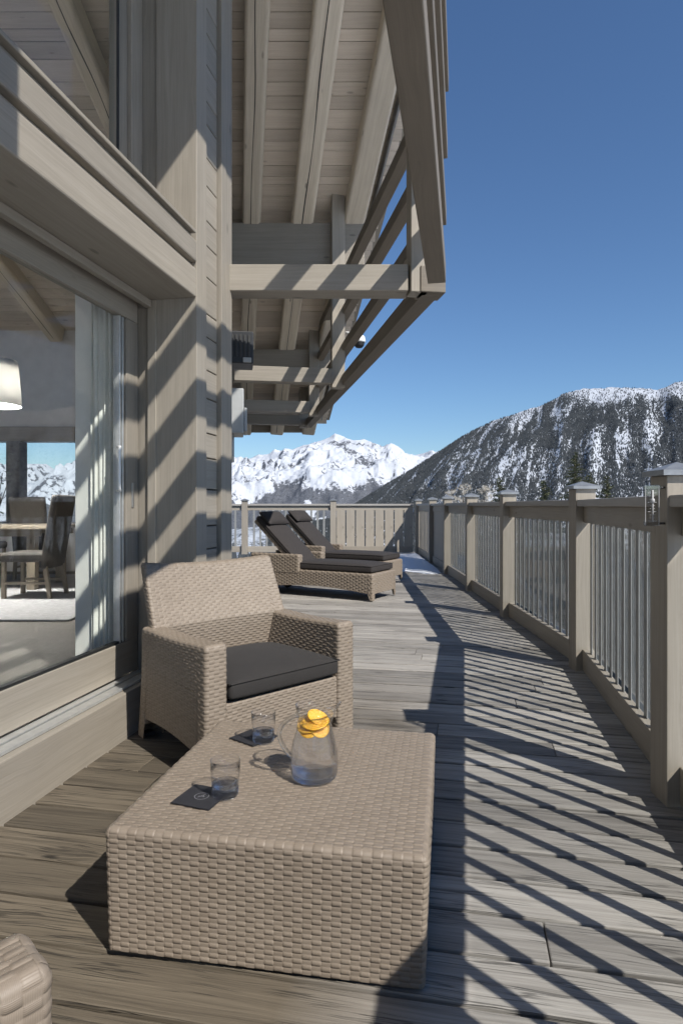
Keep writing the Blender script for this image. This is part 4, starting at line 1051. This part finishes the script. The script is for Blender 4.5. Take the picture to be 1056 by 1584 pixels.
for (u, v, y, lab) in ((772, 735, 62, 'lone slender green conifer left of the middle railing post, beside the frosty trees'), (841, 741, 52, 'small dark conifer low behind the handrail midway between two posts'),
                       (889, 697, 58, 'tallest conifer top above the capped post at the railing bend'), (912, 729, 66, 'conifer top just right of the tallest one, behind the bend post'), (938, 733, 50, 'brownish conifer right of the bend post above the near handrail')):
    conifer(U(u)*y, y, CAM_H+E(v)*y, lab)
def frosty(x, y, ztop, label):
    z0 = float(ground_z(np.array([x]), np.array([y]))[0]); H = ztop-z0
    t = thing('frosty_tree', label, 'tree', (x, y, z0), 0, 'pale bare trees beyond the railing'); b = Vector((x, y, z0))
    mb = MB(); mb.tube([b, b+EZ*H*.45, b+EZ*H*.9], [.22, .15, .03], 8)
    mb2 = MB()
    for k in range(90):
        f = random.uniform(.25, .97); a = random.uniform(0, 2*pi); L = H*.22*(1.15-f)*random.uniform(.6, 1.2)+.4; c = b+EZ*H*f
        d = Vector((cos(a), sin(a), random.uniform(.3, .9))).normalized(); e = c+d*L
        mb.tube([c, (c+e)/2+EZ*.05*L, e], [.05*(1.1-f), .03*(1.1-f), .006], 4)
        for q in range(46):
            s_ = random.uniform(.25, 1.05); p = c+d*L*s_; g_ = Vector((random.gauss(0, 1), random.gauss(0, 1), random.gauss(.2, .8))).normalized(); o_ = g_.orthogonal().normalized()*.022; ln = random.uniform(.15, .5)
            mb2.face([p-o_, p+g_*ln, p+o_], [(0, 0)]*3, random.random())
    mb.build('trunk', M['bark'], t); mb2.build('twigs', M['frost'], t)
for (u, v, y, lab) in ((716, 748, 80, 'pale frosty bare tree left of the lone green conifer'), (749, 752, 74, 'pale frosty bare tree right against the lone green conifer'), (698, 757, 90, 'lowest pale frosty tree over the far railing posts')):
    frosty(U(u)*y, y, CAM_H+E(v)*y, lab)
# clear mountain air between here and the ranges
lo_z = min(float(V_[:, 2].min()) for V_ in (Vm.reshape(-1, 3), Vg, Vright.reshape(-1, 3)))-1; hi_z = max(float(Vm[..., 2].max()), float(Vright[..., 2].max()))+60
mb = MB(); mb.xbox(-32500, 32500, -31500, 31500, lo_z, hi_z)
m = NT('mountain_air'); pv = m.n('ShaderNodeVolumePrincipled'); pv.inputs['Color'].default_value = (.72, .83, 1, 1); pv.inputs['Density'].default_value = 4.5e-5; pv.inputs['Anisotropy'].default_value = .2
m.l(pv.outputs[0], m.out.inputs['Volume'])
pass  # tag(mb.build('haze', m.m), kind='stuff')
for o in bpy.data.objects:
    if '_local' in o: del o['_local']
